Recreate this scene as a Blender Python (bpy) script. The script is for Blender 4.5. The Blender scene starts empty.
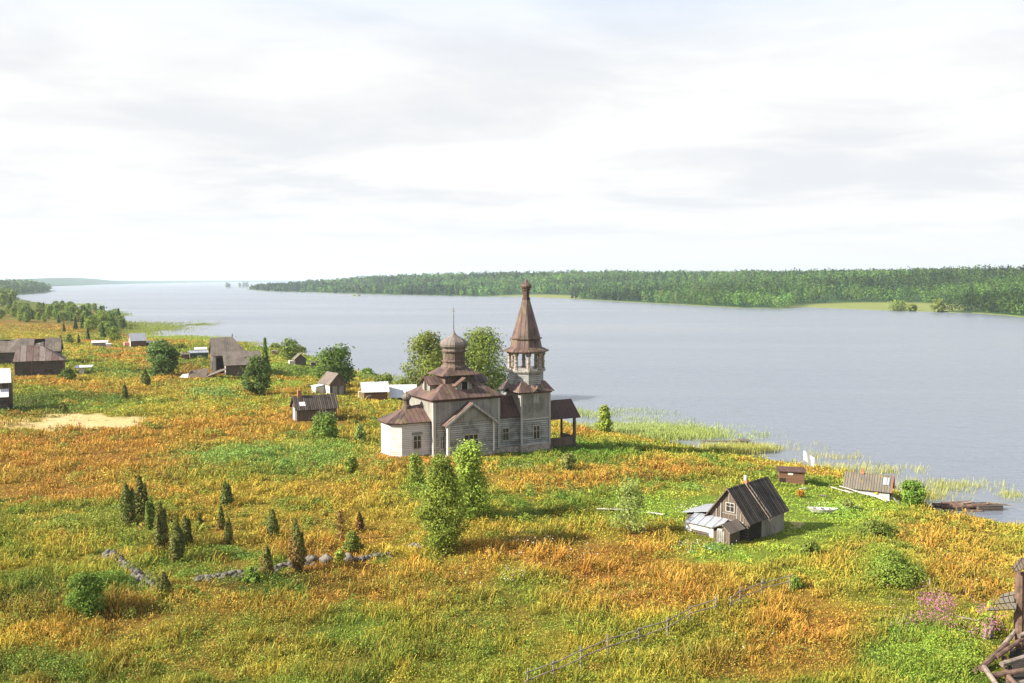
import bpy, math, random
import numpy as np
from mathutils import Vector

# ------------------------------------------------------------------ camera, sky, sun, exposure
scene = bpy.context.scene
col = scene.collection
CAM_H = 27.0
PITCH = math.atan(61.5 / 900.0)
FPX = 900.0
cam_data = bpy.data.cameras.new('camera')
cam_data.sensor_width = 36.0
cam_data.lens = 36.0 * FPX / 1024.0
cam_data.clip_start = 0.5
cam_data.clip_end = 60000.0
cam = bpy.data.objects.new('camera', cam_data)
col.objects.link(cam)
cam.location = (0, 0, CAM_H)
cam.rotation_euler = (math.pi / 2 - PITCH, 0, 0)
scene.camera = cam

SUN_EL = math.radians(32)
SUN_X, SUN_Y = -0.93, -0.36            # horizontal direction towards the sun
sun_data = bpy.data.lights.new('sun', 'SUN')
sun_data.energy = 5.0
sun_data.angle = math.radians(0.6)
sun_data.color = (1.0, 0.93, 0.80)
sun = bpy.data.objects.new('sun', sun_data)
col.objects.link(sun)
n_ = math.hypot(SUN_X, SUN_Y)
to_sun = Vector((SUN_X / n_ * math.cos(SUN_EL), SUN_Y / n_ * math.cos(SUN_EL), math.sin(SUN_EL)))
sun.rotation_euler = to_sun.to_track_quat('Z', 'Y').to_euler()
sun.location = (-200, -80, 150)

vs = scene.view_settings
vs.view_transform = 'Standard'
vs.look = 'None'
vs.exposure = 1.3
vs.gamma = 1.0
vs.use_curve_mapping = False
scene.cycles.use_denoising = True
scene.cycles.max_bounces = 6
scene.cycles.diffuse_bounces = 3
scene.cycles.glossy_bounces = 3
scene.cycles.transmission_bounces = 3
scene.cycles.volume_bounces = 1
scene.cycles.transparent_max_bounces = 8


class NT:
    """small helper that chains shader nodes"""
    def __init__(self, tree):
        self.t = tree
        tree.nodes.clear()

    def n(self, typ, **kw):
        nd = self.t.nodes.new(typ)
        for k, v in kw.items():
            setattr(nd, k, v)
        return nd

    def put(self, sock, v):
        if hasattr(v, 'is_output'):
            self.t.links.new(v, sock)
        elif v is not None:
            sock.default_value = v

    def math(self, op, a, b=None, c=None, clamp=False):
        nd = self.n('ShaderNodeMath', operation=op, use_clamp=clamp)
        for s, v in zip(nd.inputs, (a, b, c)):
            if v is not None:
                self.put(s, v)
        return nd.outputs[0]

    def vmath(self, op, a, b=None):
        nd = self.n('ShaderNodeVectorMath', operation=op)
        self.put(nd.inputs[0], a)
        if b is not None:
            self.put(nd.inputs[1], b)
        return nd.outputs[0]

    def noise(self, vec, scale, detail=3.0, rough=0.55, dist=0.0, dims='3D'):
        nd = self.n('ShaderNodeTexNoise', noise_dimensions=dims)
        if vec is not None:
            self.put(nd.inputs['Vector'], vec)
        nd.inputs['Scale'].default_value = scale
        nd.inputs['Detail'].default_value = detail
        nd.inputs['Roughness'].default_value = rough
        nd.inputs['Distortion'].default_value = dist
        return nd.outputs['Fac']

    def ramp(self, v, lo, hi, a=0.0, b=1.0):
        nd = self.n('ShaderNodeMapRange', interpolation_type='SMOOTHSTEP')
        self.put(nd.inputs['Value'], v)
        nd.inputs['From Min'].default_value = lo
        nd.inputs['From Max'].default_value = hi
        nd.inputs['To Min'].default_value = a
        nd.inputs['To Max'].default_value = b
        return nd.outputs[0]

    def mix(self, fac, a, b, mode='MIX'):
        nd = self.n('ShaderNodeMix', data_type='RGBA', blend_type=mode)
        self.put(nd.inputs[0], fac)
        for s, v in ((nd.inputs[6], a), (nd.inputs[7], b)):
            if isinstance(v, (tuple, list)) and len(v) == 3:
                v = (*v, 1.0)
            self.put(s, v)
        return nd.outputs[2]

    def scalevec(self, vec, sx, sy, sz):
        nd = self.n('ShaderNodeMapping')
        self.put(nd.inputs['Vector'], vec)
        nd.inputs['Scale'].default_value = (sx, sy, sz)
        return nd.outputs[0]

    def sep(self, vec):
        nd = self.n('ShaderNodeSeparateXYZ')
        self.put(nd.inputs[0], vec)
        return nd.outputs

    def comb(self, x, y, z):
        nd = self.n('ShaderNodeCombineXYZ')
        for s, v in zip(nd.inputs, (x, y, z)):
            self.put(s, v)
        return nd.outputs[0]


world = bpy.data.worlds.new('World')
scene.world = world
world.use_nodes = True
w = NT(world.node_tree)
sky = w.n('ShaderNodeTexSky', sky_type='NISHITA')
sky.sun_disc = False
sky.sun_elevation = SUN_EL
sky.sun_rotation = math.atan2(SUN_X, SUN_Y) % (2 * math.pi)
sky.altitude = 100
sky.air_density = 1.0
sky.dust_density = 1.2
sky.ozone_density = 1.0
tc = w.n('ShaderNodeTexCoord')
dx, dy, dz = w.sep(tc.outputs['Generated'])
zz = w.math('MAXIMUM', dz, 0.0)
den = w.math('ADD', zz, 0.10)
pl = w.comb(w.math('DIVIDE', dx, den), w.math('DIVIDE', dy, den), 0.0)   # flat cloud deck overhead
pls = w.scalevec(pl, 0.8, 1.0, 1.0)
broad = w.noise(pls, 0.62, 5.0, 0.55, 0.5)
fine = w.noise(pls, 1.9, 6.0, 0.6, 0.7)
cover = w.ramp(w.math('ADD', broad, w.math('MULTIPLY', fine, 0.35)), 0.50, 0.78)
cover = w.math('MAXIMUM', w.math('MULTIPLY', cover, 0.75), w.ramp(dz, 0.20, 0.48, 1.0, 0.0))
shade = w.ramp(w.noise(w.vmath('ADD', pls, (7.3, 2.1, 0.0)), 1.0, 6.0, 0.58, 0.35), 0.34, 0.62)
cloud = w.mix(shade, (3.50, 3.56, 3.68), (4.22, 4.19, 4.12))
cloud = w.mix(w.ramp(dz, 0.0, 0.10), (4.0, 4.0, 3.96), cloud)
lift = w.mix(1.0, sky.outputs[0], (1.15, 1.15, 1.15), 'MULTIPLY')
skyc = w.mix(cover, lift, cloud)
bg = w.n('ShaderNodeBackground')
w.put(bg.inputs['Color'], skyc)
bg.inputs['Strength'].default_value = 0.10
wo = w.n('ShaderNodeOutputWorld')
w.put(wo.inputs['Surface'], bg.outputs[0])

# ------------------------------------------------------------------ land shape
_f = np.array([0, math.cos(PITCH), -math.sin(PITCH)])
_u = np.array([0, math.sin(PITCH), math.cos(PITCH)])
CAM = np.array([0.0, 0.0, CAM_H])


def ray(px, py):
    return _f + np.array([1.0, 0, 0]) * (px - 512) / FPX + _u * (341.5 - py) / FPX


def at_z(px, py, z=0.0):
    d = ray(px, py)
    return CAM + d * ((z - CAM_H) / d[2])


def vnoise(x, y, seed=0):
    """smooth value noise in the plane, 0..1"""
    x = np.asarray(x, float); y = np.asarray(y, float)
    xi = np.floor(x).astype(np.int64); yi = np.floor(y).astype(np.int64)
    fx = x - xi; fy = y - yi
    fx = fx * fx * (3 - 2 * fx); fy = fy * fy * (3 - 2 * fy)

    def h(a, b):
        n = (a * 374761393 + b * 668265263 + seed * 982451653) & 0x7fffffff
        n = ((n ^ (n >> 13)) * 1274126177) & 0x7fffffff
        n = n ^ (n >> 16)
        return (n & 0xffff) / 65535.0
    a = h(xi, yi) * (1 - fx) + h(xi + 1, yi) * fx
    b = h(xi, yi + 1) * (1 - fx) + h(xi + 1, yi + 1) * fx
    return a * (1 - fy) + b * fy


def fbm(x, y, scale, octaves=4, seed=0):
    s = 0.0; amp = 0.5; tot = 0.0
    for k in range(octaves):
        s = s + amp * vnoise(x / scale + 17.3 * k, y / scale - 9.1 * k, seed + k)
        tot += amp; amp *= 0.5; scale *= 0.5
    return s / tot


def poly_px(pts):
    return [tuple(at_z(a, b)[:2]) for a, b in pts]


NEAR = poly_px([(1024, 530), (985, 520), (940, 513), (915, 498), (890, 488), (850, 474), (800, 466), (760, 459),
                (700, 449), (650, 441), (600, 432), (560, 422), (520, 412), (470, 402), (430, 394), (400, 387),
                (380, 381), (350, 369), (325, 361), (300, 354), (270, 348.5), (240, 345), (215, 343.5), (190, 343),
                (170, 342), (152, 341.5), (140, 338), (130, 332), (128, 325), (122, 317.5), (108, 311.5), (92, 308.5),
                (60, 306.0), (30, 301.5), (14, 298.2), (2, 297.0), (-60, 295.0)])
NEAR += [(-4000, 1500), (-4000, -1500), (3000, -1500), (3000, -60), (500, 10), (200, 45), (80, 78)]
HEAD = poly_px([(-60, 297), (0, 295.6), (22, 294.6), (44, 293.2), (54, 291.2), (42, 288.6)]) + [(-1900, 3400), (-4500, 3400), (-4500, 1300)]
HILLS = poly_px([(40, 286.8), (70, 285.8), (100, 284.6), (140, 283.6), (170, 283.0), (200, 282.6), (240, 282.25), (262, 282.2)]) + [(-2500, 14500), (-13000, 14500), (-13000, 3700)]
FAR = poly_px([(245, 289), (262, 291), (285, 292), (310, 292.3), (340, 293.4), (385, 294.6), (430, 295.6), (470, 296.2), (500, 296.6),
               (530, 296.9), (560, 298.2), (590, 300), (620, 301.8), (650, 303.3), (680, 304.7), (710, 306.6), (740, 308), (780, 308.8), (803, 307.2),
               (830, 308.2), (860, 309.4), (890, 310.6), (940, 312.3), (975, 313.5), (1000, 315.2), (1024, 317.5), (1060, 321)]) + \
    [(460, 540), (620, 420), (1400, 330), (6000, 300), (12000, 9000), (2000, 9500), (200, 5200), (-520, 3600), (-790, 2850)]


def poly_sd(x, y, poly):
    """signed distance to a polygon, positive inside"""
    d2 = np.full(x.shape, 1e18); inside = np.zeros(x.shape, bool)
    n = len(poly)
    for i in range(n):
        ax, ay = poly[i]; bx, by = poly[(i + 1) % n]
        ex, ey = bx - ax, by - ay
        t = np.clip(((x - ax) * ex + (y - ay) * ey) / (ex * ex + ey * ey), 0, 1)
        d2 = np.minimum(d2, (x - ax - t * ex) ** 2 + (y - ay - t * ey) ** 2)
        c = (ay > y) != (by > y)
        with np.errstate(divide='ignore', invalid='ignore'):
            xx = ax + (y - ay) * ex / (ey if ey else 1e-12)
        inside ^= c & (x < xx)
    return np.where(inside, 1, -1) * np.sqrt(d2)


def sstep(a, b, v):
    t = np.clip((v - a) / (b - a), 0, 1)
    return t * t * (3 - 2 * t)


def land(x, y):
    x = np.asarray(x, float); y = np.asarray(y, float)
    r = np.hypot(x, y)
    j = np.clip(r / 500, 0.25, 3)
    xj = x + j * 5 * (fbm(x, y, 12, 3, 5) - .5); yj = y + j * 5 * (fbm(x, y, 12, 3, 9) - .5)
    return (poly_sd(xj, yj, NEAR), poly_sd(xj, yj, HEAD), poly_sd(xj, yj, HILLS), poly_sd(xj, yj, FAR))


def height(x, y):
    x = np.asarray(x, float); y = np.asarray(y, float)
    dn, dh, di, df = land(x, y)
    k = sstep(0, 30, dn)
    zn = np.where(dn > 0, 5.6 * (1 - np.exp(-np.maximum(dn, 0) / 34.0)) + .15, np.maximum(-2.0, dn * .05))
    zn = zn + k * (1.1 * (fbm(x, y, 45, 3, 21) - .5) + .45 * (fbm(x, y, 7, 3, 31) - .5))
    zh = np.where(dh > 0, 1 + 24 * sstep(0, 700, dh), -3)
    peak = 30 * np.exp(-(((x + 3040) / 330) ** 2 + ((y - 6450) / 900) ** 2))
    zi = np.where(di > 0, 1 + 10 * sstep(0, 500, di) + 12 * sstep(0, 500, di) * fbm(x, y, 900, 3, 3) + peak * sstep(0, 400, di), -3)
    zf = np.where(df > 0, .6 + 27 * sstep(10, 480, df) + 17 * sstep(500, 1900, df) + 16 * sstep(60, 700, df) * (fbm(x, y, 700, 3, 41) - .5), -3)
    z = np.maximum(np.maximum(zn, zh), np.maximum(zi, zf))
    # level building ground round the church
    return z


def h1(x, y):
    return float(height(np.array([x]), np.array([y]))[0])


_T = np.concatenate([np.linspace(20, 600, 2600), np.geomspace(600, 12000, 1500)[1:]])


def ground_at(px, py):
    """the point of the land seen at a pixel of the photograph"""
    d = ray(px, py)
    P = CAM[None] + d[None] * _T[:, None]
    z = np.maximum(height(P[:, 0], P[:, 1]), 0.0)
    i = int(np.argmax(P[:, 2] <= z))
    a, b = _T[max(i - 1, 0)], _T[i]
    za = P[max(i - 1, 0), 2] - z[max(i - 1, 0)]; zb = P[i, 2] - z[i]
    t = a + (b - a) * za / (za - zb) if za != zb else b
    Q = CAM + d * t
    return Q


def px_scale(P):
    """metres per picture pixel at a point"""
    return float((np.asarray(P) - CAM) @ _f) / FPX


def project(P):
    v = np.asarray(P, float) - CAM
    wz = v @ _f
    return 512 + FPX * v[..., 0] / wz, 341.5 - FPX * (v @ _u) / wz

# ------------------------------------------------------------------ materials
def new_mat(name):
    m = bpy.data.materials.new(name)
    m.use_nodes = True
    return m, NT(m.node_tree)


def finish(t, color, rough=0.8, bump=None, bump_strength=0.4, bump_dist=0.03, metallic=0.0, spec=0.3):
    b = t.n('ShaderNodeBsdfPrincipled')
    t.put(b.inputs['Base Color'], color if not (isinstance(color, tuple) and len(color) == 3) else (*color, 1))
    t.put(b.inputs['Roughness'], rough)
    b.inputs['Metallic'].default_value = metallic
    b.inputs['Specular IOR Level'].default_value = spec
    if bump is not None:
        bn = t.n('ShaderNodeBump')
        bn.inputs['Strength'].default_value = bump_strength
        bn.inputs['Distance'].default_value = bump_dist
        t.put(bn.inputs['Height'], bump)
        t.put(b.inputs['Normal'], bn.outputs[0])
    o = t.n('ShaderNodeOutputMaterial')
    t.put(o.inputs['Surface'], b.outputs[0])
    return b


def boards(name, pale, dark, axis='v', period=0.22, joint=0.10, var=0.6, moss=None, moss_amt=0.0, rough=0.85,
           metallic=0.0, stain=0.5, bump=0.5, spec=0.25, streak=1.0):
    """weathered boards, logs or sheet metal: runs along u (axis v) or along v (axis u)"""
    m, t = new_mat(name)
    uv = t.n('ShaderNodeUVMap').outputs[0]
    x, y, z = t.sep(uv)
    s, along = (y, x) if axis == 'v' else (x, y)
    wob = t.noise(uv, 0.7, 2.0)
    s2 = t.math('ADD', s, t.math('MULTIPLY', wob, period * 0.35))
    q = t.math('DIVIDE', s2, period)
    idx = t.math('FLOOR', q)
    fr = t.math('SUBTRACT', q, idx)
    wn = t.n('ShaderNodeTexWhiteNoise', noise_dimensions='1D')
    t.put(wn.inputs['W'], idx)
    rnd = wn.outputs['Value']
    edge = t.math('MINIMUM', fr, t.math('SUBTRACT', 1.0, fr))
    line = t.ramp(edge, joint * 0.35, joint, 0.0, 1.0)
    grain = t.noise(t.comb(t.math('MULTIPLY', along, 0.55), t.math('MULTIPLY', s2, 6.0), idx), 1.6, 4.0, 0.65)
    blot = t.noise(uv, 0.45, 5.0, 0.62, 0.4)
    run = t.noise(t.comb(t.math('MULTIPLY', x, 2.2), t.math('MULTIPLY', y, 0.25), 3.0), 1.0, 4.0, 0.6)
    f = t.math('ADD', t.math('MULTIPLY', rnd, var * 0.55), t.math('MULTIPLY', t.ramp(grain, .35, .7), var * 0.35))
    f = t.math('ADD', f, t.math('MULTIPLY', t.ramp(blot, .42, .68), stain))
    f = t.math('ADD', f, t.math('MULTIPLY', t.ramp(run, .5, .75), stain * 0.5 * streak), clamp=True)
    c = t.mix(f, pale, dark)
    if moss is not None:
        mf = t.math('MULTIPLY', t.ramp(t.noise(uv, 0.6, 5.0, 0.65), 0.60 - 0.25 * moss_amt, 0.75 - 0.2 * moss_amt), 0.85)
        c = t.mix(mf, c, moss)
    jc = tuple(v * 0.22 for v in dark)
    c = t.mix(line, jc, c)
    hgt = t.math('ADD', t.math('MULTIPLY', line, 1.0), t.math('MULTIPLY', grain, 0.3))
    finish(t, c, rough, hgt, bump, period * 0.25, metallic, spec)
    return m


def plain(name, c, c2=None, scale=3.0, rough=0.7, metallic=0.0, spec=0.3, bump=0.2):
    m, t = new_mat(name)
    co = t.n('ShaderNodeTexCoord').outputs['Object']
    nz = t.noise(co, scale, 5.0, 0.6)
    cc = t.mix(t.ramp(nz, .35, .68), c, c2 if c2 else tuple(v * 0.7 for v in c))
    finish(t, cc, rough, nz, bump, 0.02, metallic, spec)
    return m


M = {}
M['log_pale'] = boards('pale weathered logs', (.425, .418, .405), (.15, .145, .138), 'v', .27, .13, .7, stain=.7)
M['log_white'] = boards('sunlit pale planks', (.63, .612, .58), (.33, .315, .29), 'v', .24, .09, .4, stain=.3)  # apse planks paler than the logs: sunlight put into the colour
M['board_grey'] = boards('grey vertical boards', (.325, .308, .275), (.14, .128, .110), 'u', .19, .10, .6, stain=.5)
M['trim'] = boards('pale trim boards', (.42, .395, .36), (.22, .20, .175), 'u', .5, .04, .4, stain=.4)
M['rust'] = boards('rusty painted sheet roof', (.180, .106, .085), (.055, .035, .029), 'u', .62, .07, .95, (.15, .12, .045), .35, rough=.6, spec=.35, stain=.6)
M['rust_dark'] = boards('dark rusty sheet roof', (.105, .054, .043), (.038, .022, .018), 'u', .62, .05, .5, (.10, .08, .04), .1, rough=.65, spec=.3, stain=.5)
M['shingle'] = boards('grey shingles on the dome', (.215, .182, .158), (.09, .073, .062), 'u', .42, .06, .6, rough=.7, stain=.5)
M['drum'] = boards('brown boards of the drum', (.17, .12, .095), (.065, .046, .037), 'u', .4, .06, .6, stain=.5)
M['old_log'] = boards('dark old logs', (.135, .108, .086), (.05, .04, .033), 'v', .26, .18, .6, stain=.5)
M['old_board'] = boards('dark old boards', (.17, .128, .098), (.062, .045, .034), 'u', .17, .12, .7, stain=.4)
M['roof_board'] = boards('black roof boards', (.125, .10, .082), (.030, .024, .020), 'u', .32, .2, 1.1, stain=.35, streak=.5)
M['roof_grey'] = boards('grey roof boards', (.21, .172, .145), (.085, .068, .056), 'u', .22, .12, .7, (.2, .16, .09), .2, stain=.45)
M['roof_red'] = boards('brown and red patched roof boards', (.24, .20, .18), (.10, .055, .045), 'u', 1.3, .04, 1.1, stain=.35)
M['roof_pale'] = boards('pale yellowish roof boards', (.165, .145, .118), (.08, .066, .052), 'u', .30, .10, .6, (.20, .16, .06), .4, stain=.3)
M['metal_grey'] = boards('grey sheet roof', (.30, .31, .34), (.20, .205, .22), 'u', .9, .03, .3, rough=.45, spec=.5, stain=.3)
M['metal_pale'] = boards('pale zinc sheets', (.31, .33, .36), (.18, .185, .20), 'u', .8, .05, .5, rough=.4, spec=.5, stain=.4)
M['slate_white'] = boards('white corrugated roof', (.64, .64, .645), (.44, .44, .445), 'u', .3, .06, .3, stain=.25)
M['brown_board'] = boards('brown stained boards', (.20, .105, .06), (.09, .045, .028), 'v', .18, .12, .5, stain=.3)
M['yellow_board'] = boards('yellowish boards', (.62, .47, .27), (.42, .30, .16), 'v', .2, .08, .4, stain=.2)
M['white_board'] = boards('white and sunlit boards', (.60, .57, .52), (.38, .34, .29), 'u', .22, .06, .4, stain=.3)  # white boards, also board walls with sunlight put into the colour
M['red_board'] = boards('faded red boards', (.62, .30, .26), (.42, .18, .15), 'u', .25, .06, .4, stain=.3)
M['green_board'] = plain('dark green paint', (.035, .08, .06), (.05, .10, .07))
M['glass'] = plain('dark window glass', (.022, .022, .024), (.035, .03, .03), 5.0, rough=.12, spec=.6, bump=0.02)
M['opening_shade'] = plain('dark doorway boards', (.03, .025, .02), (.015, .012, .01), rough=.95)  # near-black sheets that stand in for the shade inside openings
M['iron'] = plain('grey iron', (.16, .15, .14), (.09, .08, .075), rough=.5, metallic=.6)
M['gold'] = plain('dull gilded iron', (.55, .42, .18), (.4, .3, .14), rough=.35, metallic=.8)
M['stone'] = plain('field stone', (.175, .155, .132), (.07, .064, .05), 2.2, rough=.9, bump=.6)
M['rubble'] = plain('rough foundation stone', (.42, .36, .30), (.20, .15, .12), 2.5, rough=.95, bump=.7)
M['brick'] = plain('orange brick', (.42, .17, .09), (.28, .11, .07), 6.0, rough=.9)
M['pipe_white'] = plain('whitewashed pipe', (.8, .79, .76), (.66, .63, .6), rough=.6)
M['cloth'] = plain('white cloth', (.86, .85, .84), (.78, .76, .75), 2.0, rough=.9)
M['bark'] = plain('grey brown bark', (.16, .125, .10), (.07, .055, .045), 4.0, rough=.95, bump=.6)
M['post'] = boards('stained belfry posts', (.42, .37, .32), (.16, .12, .10), 'v', .5, .06, .8, stain=.8)
M['bark_birch'] = plain('white birch bark', (.52, .49, .45), (.14, .12, .10), 3.0, rough=.85)
M['log'] = plain('silvered fallen log', (.27, .22, .18), (.13, .10, .08), 2.0, rough=.9, bump=.5)
M['fence_wood'] = plain('pale weathered fence wood', (.24, .20, .158), (.15, .12, .095), 2.0, rough=.9)
M['log_brown'] = plain('brown rotten log', (.17, .105, .075), (.07, .045, .035), 2.0, rough=.95, bump=.5)
M['orange_tarp'] = plain('orange blossom', (.75, .33, .04), (.6, .42, .06))
M['red_paint'] = plain('red paint', (.42, .07, .04), (.3, .05, .03))


def foliage_material(name, trans=0.35, rnd=0.25):
    m, t = new_mat(name)
    at = t.n('ShaderNodeAttribute', attribute_name='Col').outputs['Color']
    oi = t.n('ShaderNodeObjectInfo').outputs['Random']
    geo = t.n('ShaderNodeNewGeometry').outputs['Position']
    nz = t.noise(geo, 0.8, 3.0)
    hs = t.n('ShaderNodeHueSaturation')
    t.put(hs.inputs['Color'], at)
    t.put(hs.inputs['Hue'], t.math('ADD', 0.5, t.math('MULTIPLY', t.math('SUBTRACT', oi, 0.5), 0.035)))
    v = t.math('ADD', 1.0, t.math('MULTIPLY', t.math('SUBTRACT', oi, 0.5), rnd))
    v = t.math('MULTIPLY', v, t.ramp(nz, .3, .7, .85, 1.15))
    t.put(hs.inputs['Value'], v)
    c = hs.outputs[0]
    b = t.n('ShaderNodeBsdfPrincipled')
    t.put(b.inputs['Base Color'], c)
    b.inputs['Roughness'].default_value = 0.65
    b.inputs['Specular IOR Level'].default_value = 0.15
    tr = t.n('ShaderNodeBsdfTranslucent')
    t.put(tr.inputs['Color'], c)
    mx = t.n('ShaderNodeMixShader')
    mx.inputs[0].default_value = trans
    t.put(mx.inputs[1], b.outputs[0]); t.put(mx.inputs[2], tr.outputs[0])
    o = t.n('ShaderNodeOutputMaterial')
    t.put(o.inputs['Surface'], mx.outputs[0])
    return m


M['leaf'] = foliage_material('leaves', .34)
M['grass'] = foliage_material('grass blades', 0.28, 0.0)


def ground_material():
    m, t = new_mat('meadow soil and turf')
    at = t.n('ShaderNodeAttribute', attribute_name='Col').outputs['Color']
    geo = t.n('ShaderNodeNewGeometry').outputs['Position']
    a = t.noise(geo, 1.7, 5.0, 0.7)
    b = t.noise(geo, 0.25, 4.0, 0.6)
    c = t.mix(t.ramp(a, .3, .7), t.mix(1.0, at, (.62, .66, .6), 'MULTIPLY'), t.mix(1.0, at, (1.2, 1.15, 1.05), 'MULTIPLY'))
    c = t.mix(t.ramp(b, .35, .65, 0, .5), c, t.mix(1.0, c, (.8, 1.02, .8), 'MULTIPLY'))
    finish(t, c, .95, a, .6, .15, spec=.1)
    return m


M['ground'] = ground_material()


def water_material():
    m, t = new_mat('lake water')
    geo = t.n('ShaderNodeNewGeometry').outputs['Position']
    w1 = t.noise(t.scalevec(geo, .40, 1.25, 1), 0.62, 4.0, .62, .4)
    w2 = t.noise(t.scalevec(geo, .10, .34, 1), 0.40, 4.0, .6, .5)
    gust = t.noise(t.scalevec(geo, .0022, .011, 1), 1.0, 5.0, .6, .6)
    hgt = t.math('ADD', t.math('MULTIPLY', w1, .55), w2)
    hgt = t.math('MULTIPLY', hgt, t.ramp(gust, .32, .66, .62, 1.1))
    b = t.n('ShaderNodeBsdfPrincipled')
    b.inputs['Base Color'].default_value = (.145, .163, .196, 1)
    t.put(b.inputs['Roughness'], t.ramp(gust, .3, .7, .20, .27))
    b.inputs['IOR'].default_value = 1.333
    bn = t.n('ShaderNodeBump')
    bn.inputs['Strength'].default_value = .8
    bn.inputs['Distance'].default_value = .5
    t.put(bn.inputs['Height'], hgt)
    t.put(b.inputs['Normal'], bn.outputs[0])
    o = t.n('ShaderNodeOutputMaterial')
    t.put(o.inputs['Surface'], b.outputs[0])
    return m


M['water'] = water_material()

# ------------------------------------------------------------------ builders
def tag(o, label=None, cat=None, group=None, kind=None):
    if label: o['label'] = label
    if cat:
        o['category'] = cat
        o['kind'] = 'thing'
    if group: o['group'] = group
    if kind: o['kind'] = kind
    return o


def thing(name, label, cat, loc, deg=0.0, group=None, scale=1.0):
    o = bpy.data.objects.new(name, None)
    col.objects.link(o)
    o.location = loc
    o.rotation_euler = (0, 0, math.radians(deg))
    o.scale = (scale, scale, scale)
    o.empty_display_size = 0.3
    return tag(o, label, cat, group)


def link(name, mesh, parent=None):
    o = bpy.data.objects.new(name, mesh)
    col.objects.link(o)
    if parent is not None:
        o.parent = parent
    return o


def array_mesh(name, V, Fq, mat, color=None, smooth=False):
    """mesh from numpy vertices (n,3) and faces (m,k), optional point colours (n,3)"""
    me = bpy.data.meshes.new(name)
    V = np.ascontiguousarray(V, np.float32); Fq = np.ascontiguousarray(Fq, np.int32)
    m, k = Fq.shape
    me.vertices.add(len(V)); me.vertices.foreach_set('co', V.ravel())
    me.loops.add(m * k); me.loops.foreach_set('vertex_index', Fq.ravel())
    me.polygons.add(m)
    me.polygons.foreach_set('loop_start', np.arange(0, m * k, k, dtype=np.int32))
    me.polygons.foreach_set('loop_total', np.full(m, k, np.int32))
    if smooth:
        me.polygons.foreach_set('use_smooth', np.ones(m, bool))
    if color is not None:
        at = me.color_attributes.new('Col', 'FLOAT_COLOR', 'POINT')
        c4 = np.ones((len(V), 4), np.float32); c4[:, :3] = color
        at.data.foreach_set('color', c4.ravel())
    me.materials.append(mat)
    me.update(calc_edges=True)
    return me


class PB:
    """collects faces; every face gets a uv in metres (u level, v up the slope)"""
    def __init__(s):
        s.v = []; s.f = []; s.uv = []; s.sm = []

    def face(s, pts, smooth=False):
        P = [np.array(p, float) for p in pts]
        n = np.zeros(3)
        for i in range(len(P)):
            a, b = P[i], P[(i + 1) % len(P)]
            n += np.cross(a, b)
        n /= (np.linalg.norm(n) or 1)
        t = np.cross([0, 0, 1.0], n)
        t = np.array([1.0, 0, 0]) if np.linalg.norm(t) < 1e-3 else t / np.linalg.norm(t)
        b = np.cross(n, t)
        i0 = len(s.v)
        s.v += [tuple(p) for p in P]
        s.f.append(tuple(range(i0, i0 + len(P))))
        s.uv.append([(float(p @ t), float(p @ b)) for p in P])
        s.sm.append(smooth)
        return s

    def box(s, x0, x1, y0, y1, z0, z1):
        a = [(x0, y0), (x1, y0), (x1, y1), (x0, y1)]
        return s.prism(a, z0, z1)

    def prism(s, poly, z0, z1, top=None, caps=True):
        """vertical prism over a ccw polygon; top = other polygon at z1 (frustum)"""
        n = len(poly); top = top or poly
        for i in range(n):
            j = (i + 1) % n
            s.face([(*poly[i], z0), (*poly[j], z0), (*top[j], z1), (*top[i], z1)])
        if caps:
            s.face([(*p, z1) for p in top])
            s.face([(*p, z0) for p in reversed(poly)])
        return s

    def slab(s, pts, th):
        """sheet of thickness th below the given ccw face"""
        P = [np.array(p, float) for p in pts]
        n = np.zeros(3)
        for i in range(len(P)):
            n += np.cross(P[i], P[(i + 1) % len(P)])
        n /= np.linalg.norm(n)
        Q = [p - n * th for p in P]
        s.face(P); s.face(list(reversed(Q)))
        for i in range(len(P)):
            j = (i + 1) % len(P)
            s.face([Q[i], Q[j], P[j], P[i]])
        return s

    def beam(s, a, b, r, r2=None, sides=6, smooth=True, flat=1.0):
        a = np.array(a, float); b = np.array(b, float)
        r2 = r if r2 is None else r2
        d = b - a; d /= np.linalg.norm(d)
        t = np.cross(d, [0, 0, 1.0])
        t = np.array([1.0, 0, 0]) if np.linalg.norm(t) < 1e-3 else t / np.linalg.norm(t)
        q = np.cross(d, t)
        ra, rb = [], []
        for k in range(sides):
            an = 2 * math.pi * (k + .5) / sides
            o = t * math.cos(an) + q * math.sin(an) * flat
            ra.append(a + o * r); rb.append(b + o * r2)
        for k in range(sides):
            j = (k + 1) % sides
            s.face([ra[j], ra[k], rb[k], rb[j]], smooth)
        s.face(ra); s.face(list(reversed(rb)))
        return s

    def lathe(s, prof, cx, cy, sides=8, rot=0.0, smooth=False):
        """profile [(r, z)...] turned round a vertical axis"""
        rings = []
        for r, z in prof:
            rings.append([(cx + r * math.cos(rot + 2 * math.pi * k / sides), cy + r * math.sin(rot + 2 * math.pi * k / sides), z) for k in range(sides)])
        for A, B in zip(rings[:-1], rings[1:]):
            for k in range(sides):
                j = (k + 1) % sides
                s.face([A[k], A[j], B[j], B[k]], smooth)
        if prof[0][0] > 1e-3: s.face(list(reversed(rings[0])))
        if prof[-1][0] > 1e-3: s.face(rings[-1])
        return s

    def build(s, name, mat, parent=None):
        me = bpy.data.meshes.new(name)
        me.from_pydata(s.v, [], s.f)
        ul = me.uv_layers.new(name='UVMap')
        flat = [c for f in s.uv for p in f for c in p]
        ul.data.foreach_set('uv', flat)
        me.polygons.foreach_set('use_smooth', s.sm)
        me.materials.append(mat)
        me.update()
        return link(name, me, parent)


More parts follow.
